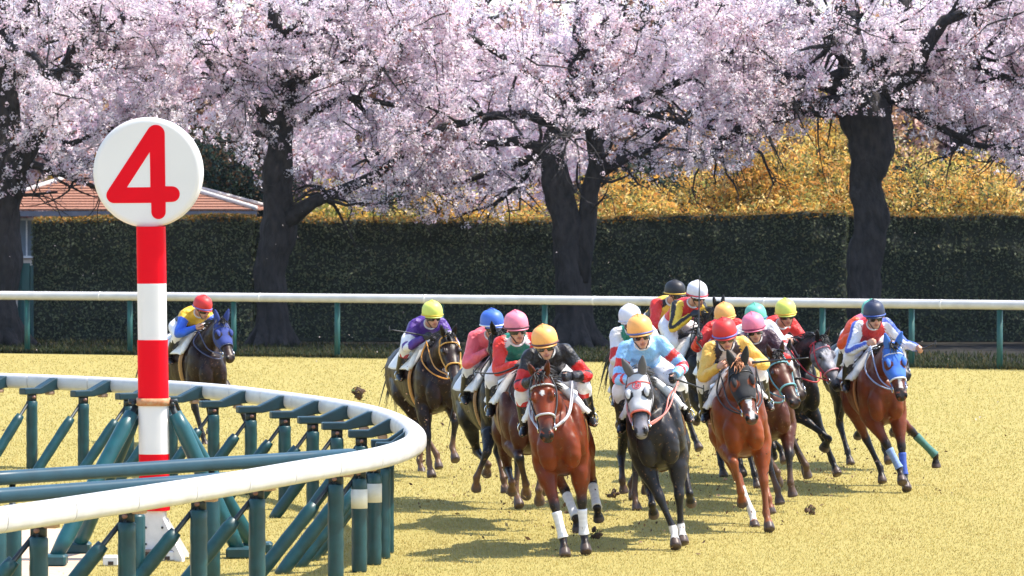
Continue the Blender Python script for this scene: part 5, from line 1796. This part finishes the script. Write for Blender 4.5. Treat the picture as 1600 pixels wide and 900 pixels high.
        wrink = lambda P, seg, t: 0.0065 * np.sin(P[:, 0] * 60 + 2.5 * wob(P, 14, 1.0)) * (0.5 + 0.5 * wob(P, 9, 3.0)) + 0.005 * wob(P, 26, 4)
        remeshed('jersey', jer, 0.0115, silk(), root, jc, smooth_it=2, offset=off, disp=wrink)
        bc = np.array(breech)
        remeshed('breeches', bre, 0.013, am('breeches_cloth', rough=0.7, var=0.06, scale=18, bump=0.4, bdist=0.02, dirt=0.08, dirtc=(0.4, 0.33, 0.26)), root, lambda seg, t, s, u, P: np.tile(bc, (len(seg), 1)), smooth_it=2, offset=off, disp=wrink)
        for sd in (-1, 1):
            def bcol(seg, t, s, u, P):
                C = np.tile(np.array(boot), (len(seg), 1))
                if boottop is not None:
                    C[(seg == 0) & (t < 0.9)] = boottop
                return C
            remeshed('boot', boots[sd], 0.012, boot_m(), root, bcol, smooth_it=2, offset=off)
        # helmet with silk cap cover, brim and band
        cc = np.array(cap)
        zs = np.array([-.004, .035, .080, .120, .148, .163])
        wr = np.array([.97, 1.0, .965, .84, .62, .34])
        d_ = loft([toW(-.012, 0, z) for z in zs], [l] * 6, [f] * 6, .122 * wr, .146 * wr, n=32, sub=5, c0=.004, c1=.012)
        V, F = d_['V'], d_['F']
        dome = MB()
        col = np.tile(cc, (len(V), 1))
        rel = V - Hc
        seam = (np.abs(rel @ l) < .003)
        dome.add(V - off, F, 0, col)
        # soft button and seams of the cap cover
        dd = ellipsoid(toW(-.012, 0, .180), (.012, .012, .007), R)
        dome.add(dd['V'] - off, dd['F'], 0, cc * .8)
        th = np.linspace(0, np.pi, 17)
        dome.tube(np.array([toW(-.012 + .146 * math.cos(a) * 1.004, 0, .004 + .176 * math.sin(a)) for a in th]) - off, .0022, 5, col=cc * .75)
        dome.tube(np.array([toW(-.012, .122 * math.cos(a) * 1.004, .004 + .176 * math.sin(a)) for a in th]) - off, .0022, 5, col=cc * .75)
        # brim
        a = np.linspace(-1.15, 1.15, 15)
        inner = [toW(-.012 + .143 * math.cos(q), .120 * math.sin(q), -.004) for q in a]
        outer = [toW(-.012 + .143 * math.cos(q) + .026 * max(math.cos(q * 1.3), 0), .121 * math.sin(q), -.012) for q in a]
        Vb = np.array(inner + outer + [p + w * -.006 for p in inner] + [p + w * -.006 for p in outer])
        Fb = []
        for i in range(14):
            Fb += [[i, i + 1, 16 + i, 15 + i], [30 + i, 45 + i, 46 + i, 31 + i], [15 + i, 16 + i, 46 + i, 45 + i]]
        dome.add(Vb - off, Fb, 0, cc * .95)
        hel = dome.build('helmet', cap_m(), root, cols=True)
        if capband is not None:
            th = np.linspace(0, 2 * np.pi, 33)
            P = np.array([toW(-.012 + .1475 * math.cos(q), .1235 * math.sin(q), .006) for q in th]) - off
            V, F = tube(P, .0085, 8, False)
            mesh('cap_band', V, F, cap_m(), hel, cols=np.tile(np.array(capband), (len(V), 1)))
        # goggles: curved lens and strap, chin strap
        mb = MB()
        g = np.array(goggles)
        qs = np.linspace(-1.25, 1.25, 17)
        Vg = []
        for rr in (0, .012):
            for zz in (-.060, -.050, -.028, -.010):
                for q in qs:
                    dip = .012 * (abs(q) < .18) if zz < -.055 else 0
                    Vg.append(toW((.088 + rr) * math.cos(q * .95) + .006, (.080 + rr * .6) * math.sin(q * .95), zz + dip))
        Vg = np.array(Vg)
        n1, n2 = 17, 68
        Fg = []
        for a_ in range(3):
            for i in range(16):
                p = a_ * n1 + i
                Fg.append([p, p + n1, p + n1 + 1, p + 1])
                Fg.append([n2 + p, n2 + p + 1, n2 + p + n1 + 1, n2 + p + n1])
        for i in range(16):
            Fg += [[i, i + 1, n2 + i + 1, n2 + i], [51 + i, n2 + 51 + i, n2 + 52 + i, 52 + i]]
        mb.add(Vg - off, Fg, 0, g)
        mb.tube(np.array([toW(.02 - .1 * math.sin(q), .090 * math.cos(q), -.028) for q in np.linspace(0, np.pi, 13)]) - off, .009, 6, col=g * .9 + .01)
        mb.build('goggles', gloss(), root, cols=True)
        mb = MB()
        mb.tube(np.array([toW(.0, .083, 0), toW(.03, .074, -.07), toW(.055, .03, -.145), toW(.055, -.03, -.145), toW(.03, -.074, -.07), toW(.0, -.083, 0)]) - off, .0055, 6, col=(.02, .02, .02))
        mb.build('chin_strap', leather(), root, cols=True)
        # collar
        th = np.linspace(0, 2 * np.pi, 25)
        cc_ = neck + (0.0, 0, 0.0)
        P = np.array([cc_ + lat * .070 * math.cos(q) + up * .066 * math.sin(q) for q in th]) - off
        V, F = tube(P, .011, 8, False)
        mesh('collar', V, F, silk(), root, cols=np.tile((.72, .70, .70), (len(V), 1)))

    def hand(j, body, El, Wr, hd, sd, glove):
        """fist closed on the rein: palm, four bent fingers of unequal length, thumb from the side"""
        f = nrm(hd - Wr)                 # wrist to knuckles
        inn = np.array([0, -sd, 0.0])    # towards the other hand: where the fingers wrap
        inn = nrm(inn - f * np.dot(inn, f))
        upv = np.cross(f, inn)
        if upv[2] < 0: upv = -upv
        parts = []
        C = [Wr - f * .01, Wr + f * .03, Wr + f * .07, Wr + f * .085]
        parts.append(loft(C, [upv] * 4, [inn] * 4, [.024, .036, .040, .034], [.020, .018, .017, .013], n=12, sub=3, seg=12))
        for i, (o, L) in enumerate(((.029, .036), (.010, .041), (-.010, .039), (-.028, .031))):
            b = Wr + f * .078 + upv * o
            p1 = b + f * L * .62 + inn * .008
            p2 = p1 + inn * L * .78 - f * .006
            p3 = p2 - f * L * .72
            parts.append(limb([b - f * .02, b, p1, p2, p3], [.0105, .0105, .0100, .0092, .0075], [.0105, .0105, .0100, .0092, .0075], lat=upv, n=8, sub=3, seg=12, c0=.004, c1=.007))
        tb = Wr + f * .025 + upv * .030
        t1 = tb + f * .030 + upv * .016 + inn * .012
        t2 = t1 + f * .020 + inn * .026
        parts.append(limb([tb - f * .01, tb, t1, t2], [.0125, .012, .0110, .0085], [.0125, .012, .0110, .0085], lat=inn, n=8, sub=3, seg=12, c0=.004, c1=.007))
        body += parts
        if glove is not None:
            j.glove_data = getattr(j, 'glove_data', []) + [(parts, glove)]

def finish_gloves(j, off):
    for parts, g in getattr(j, 'glove_data', []):
        mb = MB()
        for d in parts:
            c = d['V'].mean(0)
            V = d['V']
            # push outward by 2.5 mm along the vertex's own ring direction
            me_c = V - c
            mb.add(V + me_c / (np.linalg.norm(me_c, axis=1)[:, None] + 1e-9) * .0035 - off, d['F'], 0, g)
        mb.build('glove', leather(), j.root, cols=True)
# ============================================================ THE FIELD: sixteen horses and riders
YEL, RED, BLUE, BLACK, WHITE = (.80, .50, .045), (.62, .022, .018), (.035, .09, .50), (.014, .013, .016), (.78, .76, .78)
ORANGE, PINK, MINT, LIME, PURPLE, SKYB = (.93, .42, .11), (.82, .19, .29), (.13, .45, .34), (.66, .70, .12), (.085, .03, .24), (.27, .53, .84)
GREEN, SALMON = (.02, .22, .15), (.82, .13, .16)
arr = lambda c: np.array(c, float)
def sl(base, *bnd):
    def f(t, s, u, P, k):
        C = np.tile(arr(base), (len(t), 1))
        for a, b, c in bnd:
            C[(t >= a) & (t <= b)] = c
        return C
    return f
def stripes(base, c, n=3):
    def f(t, s, u, P, k):
        C = np.tile(arr(base), (len(t), 1))
        a = np.arctan2(u, s)
        C[np.sin(a * n + .6) > .45] = c
        return C
    return f
def zig(base, c, lim, amp=.12):
    def f(t, s, u, P):
        C = np.tile(arr(base), (len(t), 1))
        m = t < lim + amp * np.abs(((P[:, 1] * 14) % 2) - 1)
        C[m] = c
        return C
    return f
def tz(base, *bnd):
    def f(t, s, u, P):
        C = np.tile(arr(base), (len(t), 1))
        for a, b, c in bnd:
            C[(t >= a) & (t <= b)] = c
        return C
    return f
def sides(base, c, w=.6):
    def f(t, s, u, P):
        C = np.tile(arr(base), (len(t), 1))
        C[np.abs(s) > w] = c
        return C
    return f

DEF_H = dict(fr=(1.05, -.12, .0), fl=(.45, .14, .42), hr=(-.35, -.16, .02), hl=(-.95, .16, .30))
def horse_and_rider(cap_px, top, D, yaw, roll, hoof_px, horse, rider, hlabel, plabel, scale=HC):
    """cap_px: centre of the cap's crown in the photo, D: metres away; hoof_px: key -> (px, py of the sole, metres ahead of the withers)"""
    psi = math.radians(yaw) - math.pi / 2
    M3 = Matrix.Rotation(psi, 3, 'Z') @ Matrix.Rotation(math.radians(roll), 3, 'X')
    R = np.array(M3)
    # how far the rider is out of the saddle follows from the top of the cap in the photo
    ztop = at(cap_px[0], top, D)[2] / scale / math.cos(math.radians(roll)) - 0.02
    rider['lift'] = float(np.clip(ztop - 2.225 - rider.get('headup', 0), -.14, .25))
    capl = np.array([0.41 + rider.get('fwd', 0), rider.get('side', 0) * 1.2, 2.19 + rider.get('lift', 0)]) * scale
    target = at(cap_px[0], cap_px[1], D)
    base = target - R @ capl
    base[2] = 0.0
    hooves = dict(DEF_H)
    hooves.update(horse.pop('pose', {}))
    for k, (px, py, fx) in hoof_px.items():
        d = ray(px, py)
        # base + R@(fx,y,z)*scale = cam + t d
        A = np.stack([R[:, 1], R[:, 2], -d], 1)
        b = np.array([0, 0, CAM_H]) - base - R[:, 0] * fx * scale
        y, z, t = np.linalg.solve(A, b)
        hooves[k] = (fx, y / scale, max(z / scale, -0.06))
    root = empty('racehorse', base, hlabel, 'horse', 'racehorses galloping round the bend')
    root.rotation_euler = (math.radians(roll), 0, psi)
    root.scale = (scale,) * 3
    hands = rider.get('hands', ((0.54, -0.11, 1.61), (0.54, 0.11, 1.61)))
    h = Horse(root, hooves=hooves, hands=rider.pop('rein_hands', hands), **horse)
    off = np.array([0.0, 0, 1.55])
    wp = base + R @ (off * scale)
    pr = empty('person', wp, plabel, 'person', 'jockeys riding in the race')
    pr.rotation_euler = root.rotation_euler
    pr.scale = root.scale
    rider['hands'] = hands
    j = Jockey(pr, off, **rider)
    finish_gloves(j, off)
    W = lambda p: base + R @ (np.array(p, float) * scale)
    return h, j, W

def whip(p0, p1, label, sag=0.0, r=0.012):
    p0, p1 = np.array(p0), np.array(p1)
    root = empty('riding_whip', p0, label, 'whip', 'whips carried by the jockeys')
    d = p1 - p0
    pts = catmull([d * 0, d * .5 - np.array([0, 0, sag]), d], 6)
    V, F = tube(pts, np.linspace(r, r * .55, len(pts)), 8)
    mesh('shaft', V, F, pm('whip_black', (.02, .02, .022), rough=.35), root)
    V, F = tube([d * 0 - d * .04, d * .16], [r * 1.35, r * 1.25], 8)
    mesh('grip', V, F, pm('whip_grip', (.05, .05, .055), rough=.6, bump=.3), root)
    mb = MB()
    mb.box(d * 1.03, (.012, .03, .08), m=0, bev=.004)
    mb.build('flap', pm('whip_flap', (.03, .03, .03), rough=.6), root)


ALL = []
def add(*a, **k):
    r = horse_and_rider(*a, **k)
    ALL.append(r)
    return r

# front runner: bright bay, black silks with red bands, orange cap
hE = add((848, 512), 503, 43.95, -2, 8,
    dict(fr=(884, 873, .72), fl=(916, 864, .52), hl=(936, 814, -.55), hr=(903, 832, -.35)),
    dict(pal=BAY, np_=33, hp=62, ny=-5, hy=2, face='star', bridle=(.05, .045, .045), noseband=(.50, .49, .51), wraps=dict(fr=(.78, .76, .77), fl=(.78, .76, .77), hl=(.75, .70, .66), hr=(.76, .72, .70)), neckstrap=(.42, .41, .44)),
    dict(cap=ORANGE, capband=(.10, .03, .03), torso=tz(BLACK, (0, .25, (.70, .68, .68))), sleeve=sl(BLACK, (.26, .44, RED), (.53, .72, RED)), glove=BLACK, boottop=RED, head_pitch=8, headup=-.02, hands=((.56, -.14, 1.62), (.50, .20, 1.60))),
    'bright bay racehorse leading nearest the white rail, with white bandages and a white star',
    'jockey in an orange cap and black silks with red sleeve bands on the leading bay')
# grey hood
hG = add((997, 497), 487, 44.7, -2, 9,
    dict(fr=(1060, 864, .72), fl=(1068, 850, .55), hr=(1022, 806, -.2), hl=(1080, 788, -.75)),
    dict(pal=GREY, np_=33, hp=60, ny=-7, hy=-2, face='none', hood=(.50, .505, .53), hood_emblem=True, bridle=(.09, .08, .085), noseband=(.66, .15, .12), neckstrap=(.62, .20, .16), wraps={}, socks=dict(fr=7.2, fl=7.4)),
    dict(cap=ORANGE, capband=(.10, .13, .34), torso=tz(SKYB, (0, .42, (.76, .75, .80))), sleeve=sl(SKYB, (.20, .33, RED), (.46, .60, RED), (.70, .78, RED)), glove=BLACK, hands=((.56, -.12, 1.60), (.48, .28, 1.56)), head_pitch=6, head_yaw=4),
    'dark grey racehorse in a pale grey hood with a red emblem on the forehead',
    'jockey in an orange cap and light blue silks with red sleeve bands')
# chestnut, black hood
hK = add((1129, 502), 492, 47.1, 0, 10,
    dict(fl=(1203, 834, .72), fr=(1160, 788, .62), hl=(1205, 803, -.35), hr=(1180, 826, -.1)),
    dict(pal=CHES, np_=32, hp=60, ny=4, hy=2, face='blaze', hood=(.016, .016, .018), bridle=(.02, .018, .018), socks=dict(hr=5.2), mud=.15),
    dict(cap=(.62, .03, .025), capband=(.14, .14, .42), torso=sides((.70, .66, .66), (.03, .02, .03), .55), sleeve=sl((.83, .50, .10)), head_pitch=14, hands=((.56, -.12, 1.64), (.50, .24, 1.62)), goggles=(.10, .07, .04)),
    'chestnut racehorse in a black hood with a white blaze and a flaxen forelock',
    'jockey in a red cap with yellow sleeves on the chestnut in the black hood')
# brown behind it, teal noseband
hL = add((1174, 493), 484, 50.3, 1, 10,
    dict(fl=(1239, 776, .75), fr=(1219, 788, .75), hr=(1217, 756, -.5), hl=(1262, 746, -.9)),
    dict(pal=BRN, np_=28, hp=52, ny=10, hy=6, face='none', bridle=(.10, .26, .30), noseband=(.16, .38, .42), mud=.5, girth=(.45, .40, .36)),
    dict(cap=PINK, capband=(.25, .02, .07), torso=tz((.05, .02, .035)), sleeve=sl((.05, .02, .035), (.6, .85, RED)), glove=(.03, .02, .03), hands=((.52, -.10, 1.62), (.54, .14, 1.62))),
    'brown racehorse with a teal noseband tucked behind the chestnut',
    'jockey in a pink cap and dark silks with red cuffs')
# pink cap behind the leader
hD = add((805, 491), 481, 47.5, 4, 6,
    dict(fl=(843, 786, .75), fr=(822, 775, .5), hr=(800, 770, -.5), hl=(850, 770, -.6)),
    dict(pal=BRN, np_=26, hp=50, ny=12, hy=8, face='none', mud=.8, girth=(.40, .22, .10)),
    dict(cap=(.80, .22, .30), capband=(.10, .02, .03), torso=sides(GREEN, (.70, .68, .68), .9), sleeve=sl((.70, .035, .022)), head_yaw=10, head_pitch=4, headup=.02, hands=((.60, -.02, 1.62), (.60, .12, 1.60)), fwd=.0),
    'brown racehorse half hidden directly behind the leading bay',
    'jockey in a pink cap with red sleeves and green silks looking over the leader')
# black horse, pink silks, blue cap
hC = add((767, 487), 478, 50.5, 14, 6,
    dict(fl=(811, 800, .75), fr=(744, 766, .55), hr=(760, 742, -.5), hl=(790, 770, -.4)),
    dict(pal=BLK, np_=52, hp=62, ny=-10, hy=12, face='none', mud=.7, mane_up=.4, girth=(.42, .22, .09), saddle_cloth=(.74, .74, .76)),
    dict(cap=(.05, .14, .55), capband=(.70, .70, .74), torso=SALMON, sleeve=SALMON, breech=(.70, .69, .72), head_yaw=14, side=-.03, hands=((.46, -.10, 1.66), (.50, .10, 1.66))),
    'black racehorse with a flying mane carrying the rider in all pink silks',
    'jockey in a blue cap and plain salmon pink silks')
# purple silks
hB = add((674, 475), 466, 56.4, 17, 3,
    dict(fl=(712, 720, .85), fr=(675, 746, .72), hr=(686, 732, -.2), hl=(660, 742, -.5)),
    dict(pal=DBAY, np_=30, hp=52, ny=0, hy=-4, face='none', bridle=(.62, .30, .055), noseband=(.62, .32, .07), neckstrap=(.60, .26, .04), girth=(.60, .27, .07), mud=.8, mane_up=.3),
    dict(cap=LIME, capband=(.62, .40, .03), torso=PURPLE, sleeve=sl(PURPLE, (.26, .40, WHITE), (.52, .66, WHITE)), glove=BLACK, boottop=(.45, .02, .02), head_yaw=2, headup=.0, hands=((.52, -.12, 1.62), (.58, .12, 1.60))),
    'dark bay racehorse with an orange bridle running alone left of the group',
    'jockey in a yellow-green cap and purple silks with white sleeve bands')
# far left, yellow and blue
hA = add((315, 467), 458, 63.0, 30, 2,
    dict(fl=(389, 671, .95), fr=(328, 678, .55), hl=(322, 699, -.2), hr=(300, 690, -.6)),
    dict(pal=DBAY, np_=34, hp=50, ny=-2, hy=-6, face='none', hood=(.025, .045, .20), bridle=(.04, .05, .12), girth=(.48, .26, .10), number=('9', 'DERBY'), socks=dict(fr=8.3)),
    dict(cap=(.60, .025, .022), capband=(.16, .15, .45), torso=zig((.80, .47, .03), BLACK, .48, .16), sleeve=sl((.03, .12, .62), (0, .14, (.80, .47, .03))), head_yaw=12, head_pitch=16, headup=-.03, hands=((.52, -.12, 1.60), (.56, .12, 1.60))),
    'dark racehorse in a navy blue hood trailing alone behind the number post',
    'jockey in a red cap and yellow silks with blue sleeves riding last', scale=1.03)
# white cap behind the grey
hF = add((982, 480), 470, 50.5, 4, 9,
    dict(fr=(996, 799, .72), fl=(1010, 770, .6), hr=(975, 770, -.4), hl=(990, 780, -.8)),
    dict(pal=BLK, np_=24, hp=46, ny=8, hy=4, face='none', mud=.5),
    dict(cap=(.72, .70, .76), capband=(.55, .54, .60), torso=tz(GREEN), sleeve=sl(WHITE, (.30, .50, RED)), side=-.05, hands=((.60, -.10, 1.60), (.60, .10, 1.60))),
    'black racehorse hidden behind the dark grey in the pale hood',
    'jockey in a white cap and green silks with red banded white sleeves')
# black horse carrying the upright rider, white cap
hI = add((1087, 444), 435, 58.4, 30, 4, {},
    dict(pal=BLK, np_=58, hp=38, ny=4, hy=10, face='none', girth=(.50, .33, .12), mane_up=.5),
    dict(cap=(.72, .70, .76), capband=(.60, .04, .05), torso=tz((.60, .03, .03)), sleeve=stripes((.82, .56, .06), BLACK, 2), glove=BLACK, fwd=-.05, head_pitch=12, hands=((.45, -.10, 1.84), (.45, .10, 1.82))),
    'black racehorse with its head held high in the middle of the pack',
    'jockey in a white cap with a red band, yellow and black striped sleeves')
hH = add((1053, 443), 434, 60.8, 28, 4, {},
    dict(pal=DBAY, np_=34, hp=50, ny=4, hy=4, face='none'),
    dict(cap=BLACK, capband=(.72, .42, .05), torso=sides((.82, .52, .07), BLACK, .8), sleeve=sl((.66, .03, .025)), fwd=-.05, glove=BLACK, head_yaw=18, hands=((.55, -.12, 1.72), (.55, .10, 1.72))),
    'dark racehorse hidden at the back of the pack under the rider in the black cap',
    'jockey in a black cap, red sleeves and yellow waistcoat at the back of the pack')
hJ = add((1130, 479), 469, 55.4, 6, 8, {},
    dict(pal=DBAY, np_=26, hp=46, face='none'),
    dict(cap=ORANGE, capband=(.70, .40, .10), torso=sides((.66, .03, .025), WHITE, .93), sleeve=sl((.66, .03, .025)), glove=BLACK, hands=((.62, -.40, 1.72), (.62, .10, 1.62))),
    'dark racehorse hidden behind the chestnut in the black hood',
    'jockey in an orange cap and all red silks holding a whip upright')
hM = add((1178, 480), 470, 53.2, 6, 9, {},
    dict(pal=DBAY, np_=22, hp=46, ny=10, face='none', saddle_cloth=(.78, .77, .75)),
    dict(cap=MINT, capband=(.06, .16, .30), torso=tz((.72, .70, .72), (0, .4, GREEN)), sleeve=sl(WHITE, (.42, .58, RED), (.85, 1., RED)), boot=(.02, .04, .12), hands=((.60, -.10, 1.60), (.64, .20, 1.58))),
    'dark racehorse hidden between the brown horse and the grey-faced one',
    'jockey in a mint green cap with white sleeves crossed by a red band')
hN = add((1225, 473), 463, 55.5, 24, 6,
    dict(fl=(1314, 754, .78), fr=(1287, 702, .75), hl=(1262, 746, -.4), hr=(1240, 740, -.7)),
    dict(pal=BLK, np_=29, hp=60, ny=6, hy=6, face='grey', bridle=(.45, .02, .035), noseband=(.60, .22, .25), neckstrap=(.50, .02, .03), mane_up=.4),
    dict(cap=LIME, capband=(.75, .38, .04), torso=sides((.68, .035, .03), WHITE, .85), sleeve=sl((.68, .035, .025)), head_yaw=-14, headup=.02, boot=(.03, .035, .05), hands=((.60, -.10, 1.60), (.60, .20, 1.60))),
    'near-black racehorse with a dappled grey face and red bridle',
    'jockey in a lime yellow cap and red silks on the grey-faced horse')
hO = add((1364, 474), 465, 53.5, 5, 5,
    dict(fl=(1418, 771, .75), fr=(1410, 755, .85), hr=(1379, 754, -.45), hl=(1463, 731, -.6)),
    dict(pal=dict(BAY, coat=(.15, .030, .008)), np_=29, hp=64, ny=5, hy=0, face='snip', hood=(.05, .16, .56), bridle=(.07, .13, .38), noseband=(.62, .64, .74), neckstrap=(.30, .36, .52), wraps=dict(fr=(.22, .32, .58), fl=(.05, .10, .40), hl=(.06, .17, .15)), girth=(.50, .20, .07)),
    dict(cap=(.018, .025, .06), capband=(.05, .10, .36), torso=tz((.55, .03, .03)), sleeve=stripes((.74, .76, .84), (.06, .11, .50), 2), breech=(.80, .80, .83), head_pitch=6, hands=((.52, -.10, 1.64), (.46, .50, 1.54)), rein_hands=((.58, -.10, 1.66), (.62, .08, 1.62))),
    'bay racehorse in a bright blue hood running at the right of the field',
    'jockey in a black cap with blue and white striped sleeves, whip arm held out')
hP = add((1360, 484), 467, 57.9, 15, 5, {},
    dict(pal=BLK, np_=26, hp=46, face='none', tail_swing=-.9),
    dict(cap=MINT, capband=(.5, .55, .5), torso=tz((.72, .10, .04), (.75, 1., (.75, .18, .28))), sleeve=sl((.74, .09, .03)), hands=((.50, -.30, 1.66), (.52, .26, 1.66))),
    'black-tailed racehorse hidden behind the bay in the blue hood',
    'jockey in a mint green cap and orange-red silks almost hidden behind another rider')

# whips, from the hand that holds each one
def hand_w(rec, which):
    h, j, W = rec
    return W(j.hl if which == 'l' else j.hr)
def whip_px(rec, which, tip, dY, label, back=None, sag=0.0):
    p0 = hand_w(rec, which)
    whip(p0, at(tip[0], tip[1], p0[1] + dY), label, sag)
whip_px(hE, 'l', (921, 601), .35, 'black whip sticking out beside the rider in black and red silks')
whip_px(hO, 'l', (1461, 537), -.25, 'short dark whip in the outstretched hand of the rider in striped sleeves')
whip_px(hJ, 'r', (1093, 438), .1, 'black whip held upright by the rider in all red silks')
whip_px(hB, 'r', (610, 515), -.1, 'pale whip pointing left from the rider in purple silks')
whip_px(hK, 'l', (1264, 559), -.1, 'black whip pointing right from the rider with yellow sleeves')
whip_px(hD, 'r', (742, 582), -.1, 'curved black whip pointing left from the rider with green and red silks', sag=.05)
whip_px(hG, 'l', (1098, 607), .2, 'black whip pointing right from the rider in light blue silks')
whip_px(hN, 'r', (1248, 558), -.6, 'dark whip slanting down in front of the rider on the grey-faced horse')
# ============================================================ FLYING TURF
def clod(px, py, D, size, label, seedv, grass=False):
    r = np.random.default_rng(seedv)
    p = at(px, py, D)
    root = empty('turf_clod', p, label, 'clod', 'clods of turf kicked up by the horses')
    parts = [ellipsoid(r.normal(0, size * .45, 3), size * r.uniform(.3, .65, 3)) for _ in range(9)]
    def cf(seg, t, s, u, P):
        C = np.tile((.085, .048, .028), (len(seg), 1)) * (1 + .5 * wob(P, 40, seedv))[:, None]
        return np.clip(C, .01, 1)
    remeshed('soil', parts, size * .16, am('clod_soil', rough=.95, var=.4, scale=60, bump=.8, bdist=.02), root, cf, smooth_it=1, disp=lambda P, s, t: size * .14 * wob(P, 9 / size, 2))
    n = 60
    P = r.normal(0, size * .55, (n, 3))
    C = np.array([(.10, .14, .04), (.40, .28, .10), (.20, .13, .06)])[r.integers(0, 3, n)]
    V, F, Cc = leaf_cloud(P, r.normal(0, 1, (n, 3)), size * .22, C, r, aspect=1.6)
    mesh('grass_tuft', V, F, grass_m, root, cols=Cc, smooth=False)
clod(1269, 796, 49.5, .055, 'dark clod of turf lying on the grass right of the chestnut', 1)
clod(562, 616, 62.0, .085, 'big brown clod flying in the air above the inner rail', 2)
clod(960, 772, 50.0, .045, 'small brown clod between the bay and the grey horse', 3)
clod(930, 835, 46.0, .06, 'brown clod bursting up behind the leading bay', 4)
def specks():
    r = np.random.default_rng(77)
    P = []
    for rec, k in zip(ALL, (170, 130, 100, 80, 110, 220, 340, 110, 70, 20, 20, 20, 20, 90, 90, 20)):
        W = rec[2]
        for _ in range(k):
            P.append(W((r.normal(.1, .8), r.normal(0, .55), abs(r.normal(.0, .6)) + .01)))
    for rec in ALL:      # crumbs left lying on the torn turf along each horse's track
        for _ in range(60):
            q = rec[2]((r.uniform(-5, 1.2), r.normal(0, .45), 0)); q[2] = r.uniform(.008, .03)
            P.append(q)
    P = np.array(P)
    P = P[P[:, 2] > .005]
    C = np.array([(.09, .05, .03), (.16, .09, .05), (.40, .28, .12)])[r.choice(3, len(P), p=[.5, .3, .2])]
    V, F, Cc = leaf_cloud(P, r.normal(0, 1, P.shape), .012 * np.exp(np.clip(r.normal(0, .5, len(P)), -1, .85)), C, r, aspect=1.1)
    tag(mesh('flying_dirt', V, F, am('dirt_speck', rough=.95, var=.3, scale=50), cols=Cc, smooth=False), 'crumbs of soil and grass thrown up round the hooves', kind='stuff')
    n = 100      # fallen petals drifting in front of the hedge
    Q = np.stack([r.uniform(-13, 13, n), r.uniform(60, 107, n), r.uniform(.1, 3.2, n)], 1)
    V, F, Cc = leaf_cloud(Q, r.normal(0, 1, Q.shape), .016, np.tile((.85, .72, .74), (n, 1)) * r.uniform(.6, 1, n)[:, None], r)
    tag(mesh('drifting_petals', V, F, bloss_m, cols=Cc, smooth=False), 'pale blossom petals drifting through the air before the hedge', kind='stuff')
specks()

# thin haze volume added to lift the dark tones of the distance
def haze():
    m = bpy.data.materials.new('haze_air')
    m.use_nodes = True
    nt = m.node_tree
    for n in list(nt.nodes): nt.nodes.remove(n)
    o = nt.nodes.new('ShaderNodeOutputMaterial')
    v = nt.nodes.new('ShaderNodeVolumePrincipled')
    v.inputs['Color'].default_value = (.72, .84, .98, 1)
    v.inputs['Density'].default_value = .00006
    v.inputs['Anisotropy'].default_value = .2
    nt.links.new(v.outputs[0], o.inputs['Volume'])
    mb = MB()
    mb.box((0, 95, 9.5), (90, 200, 21))
    h = mb.build('haze', m, smooth=False)
    tag(h, 'thin haze added to lighten the dark tones of the background', kind='stuff')
haze()
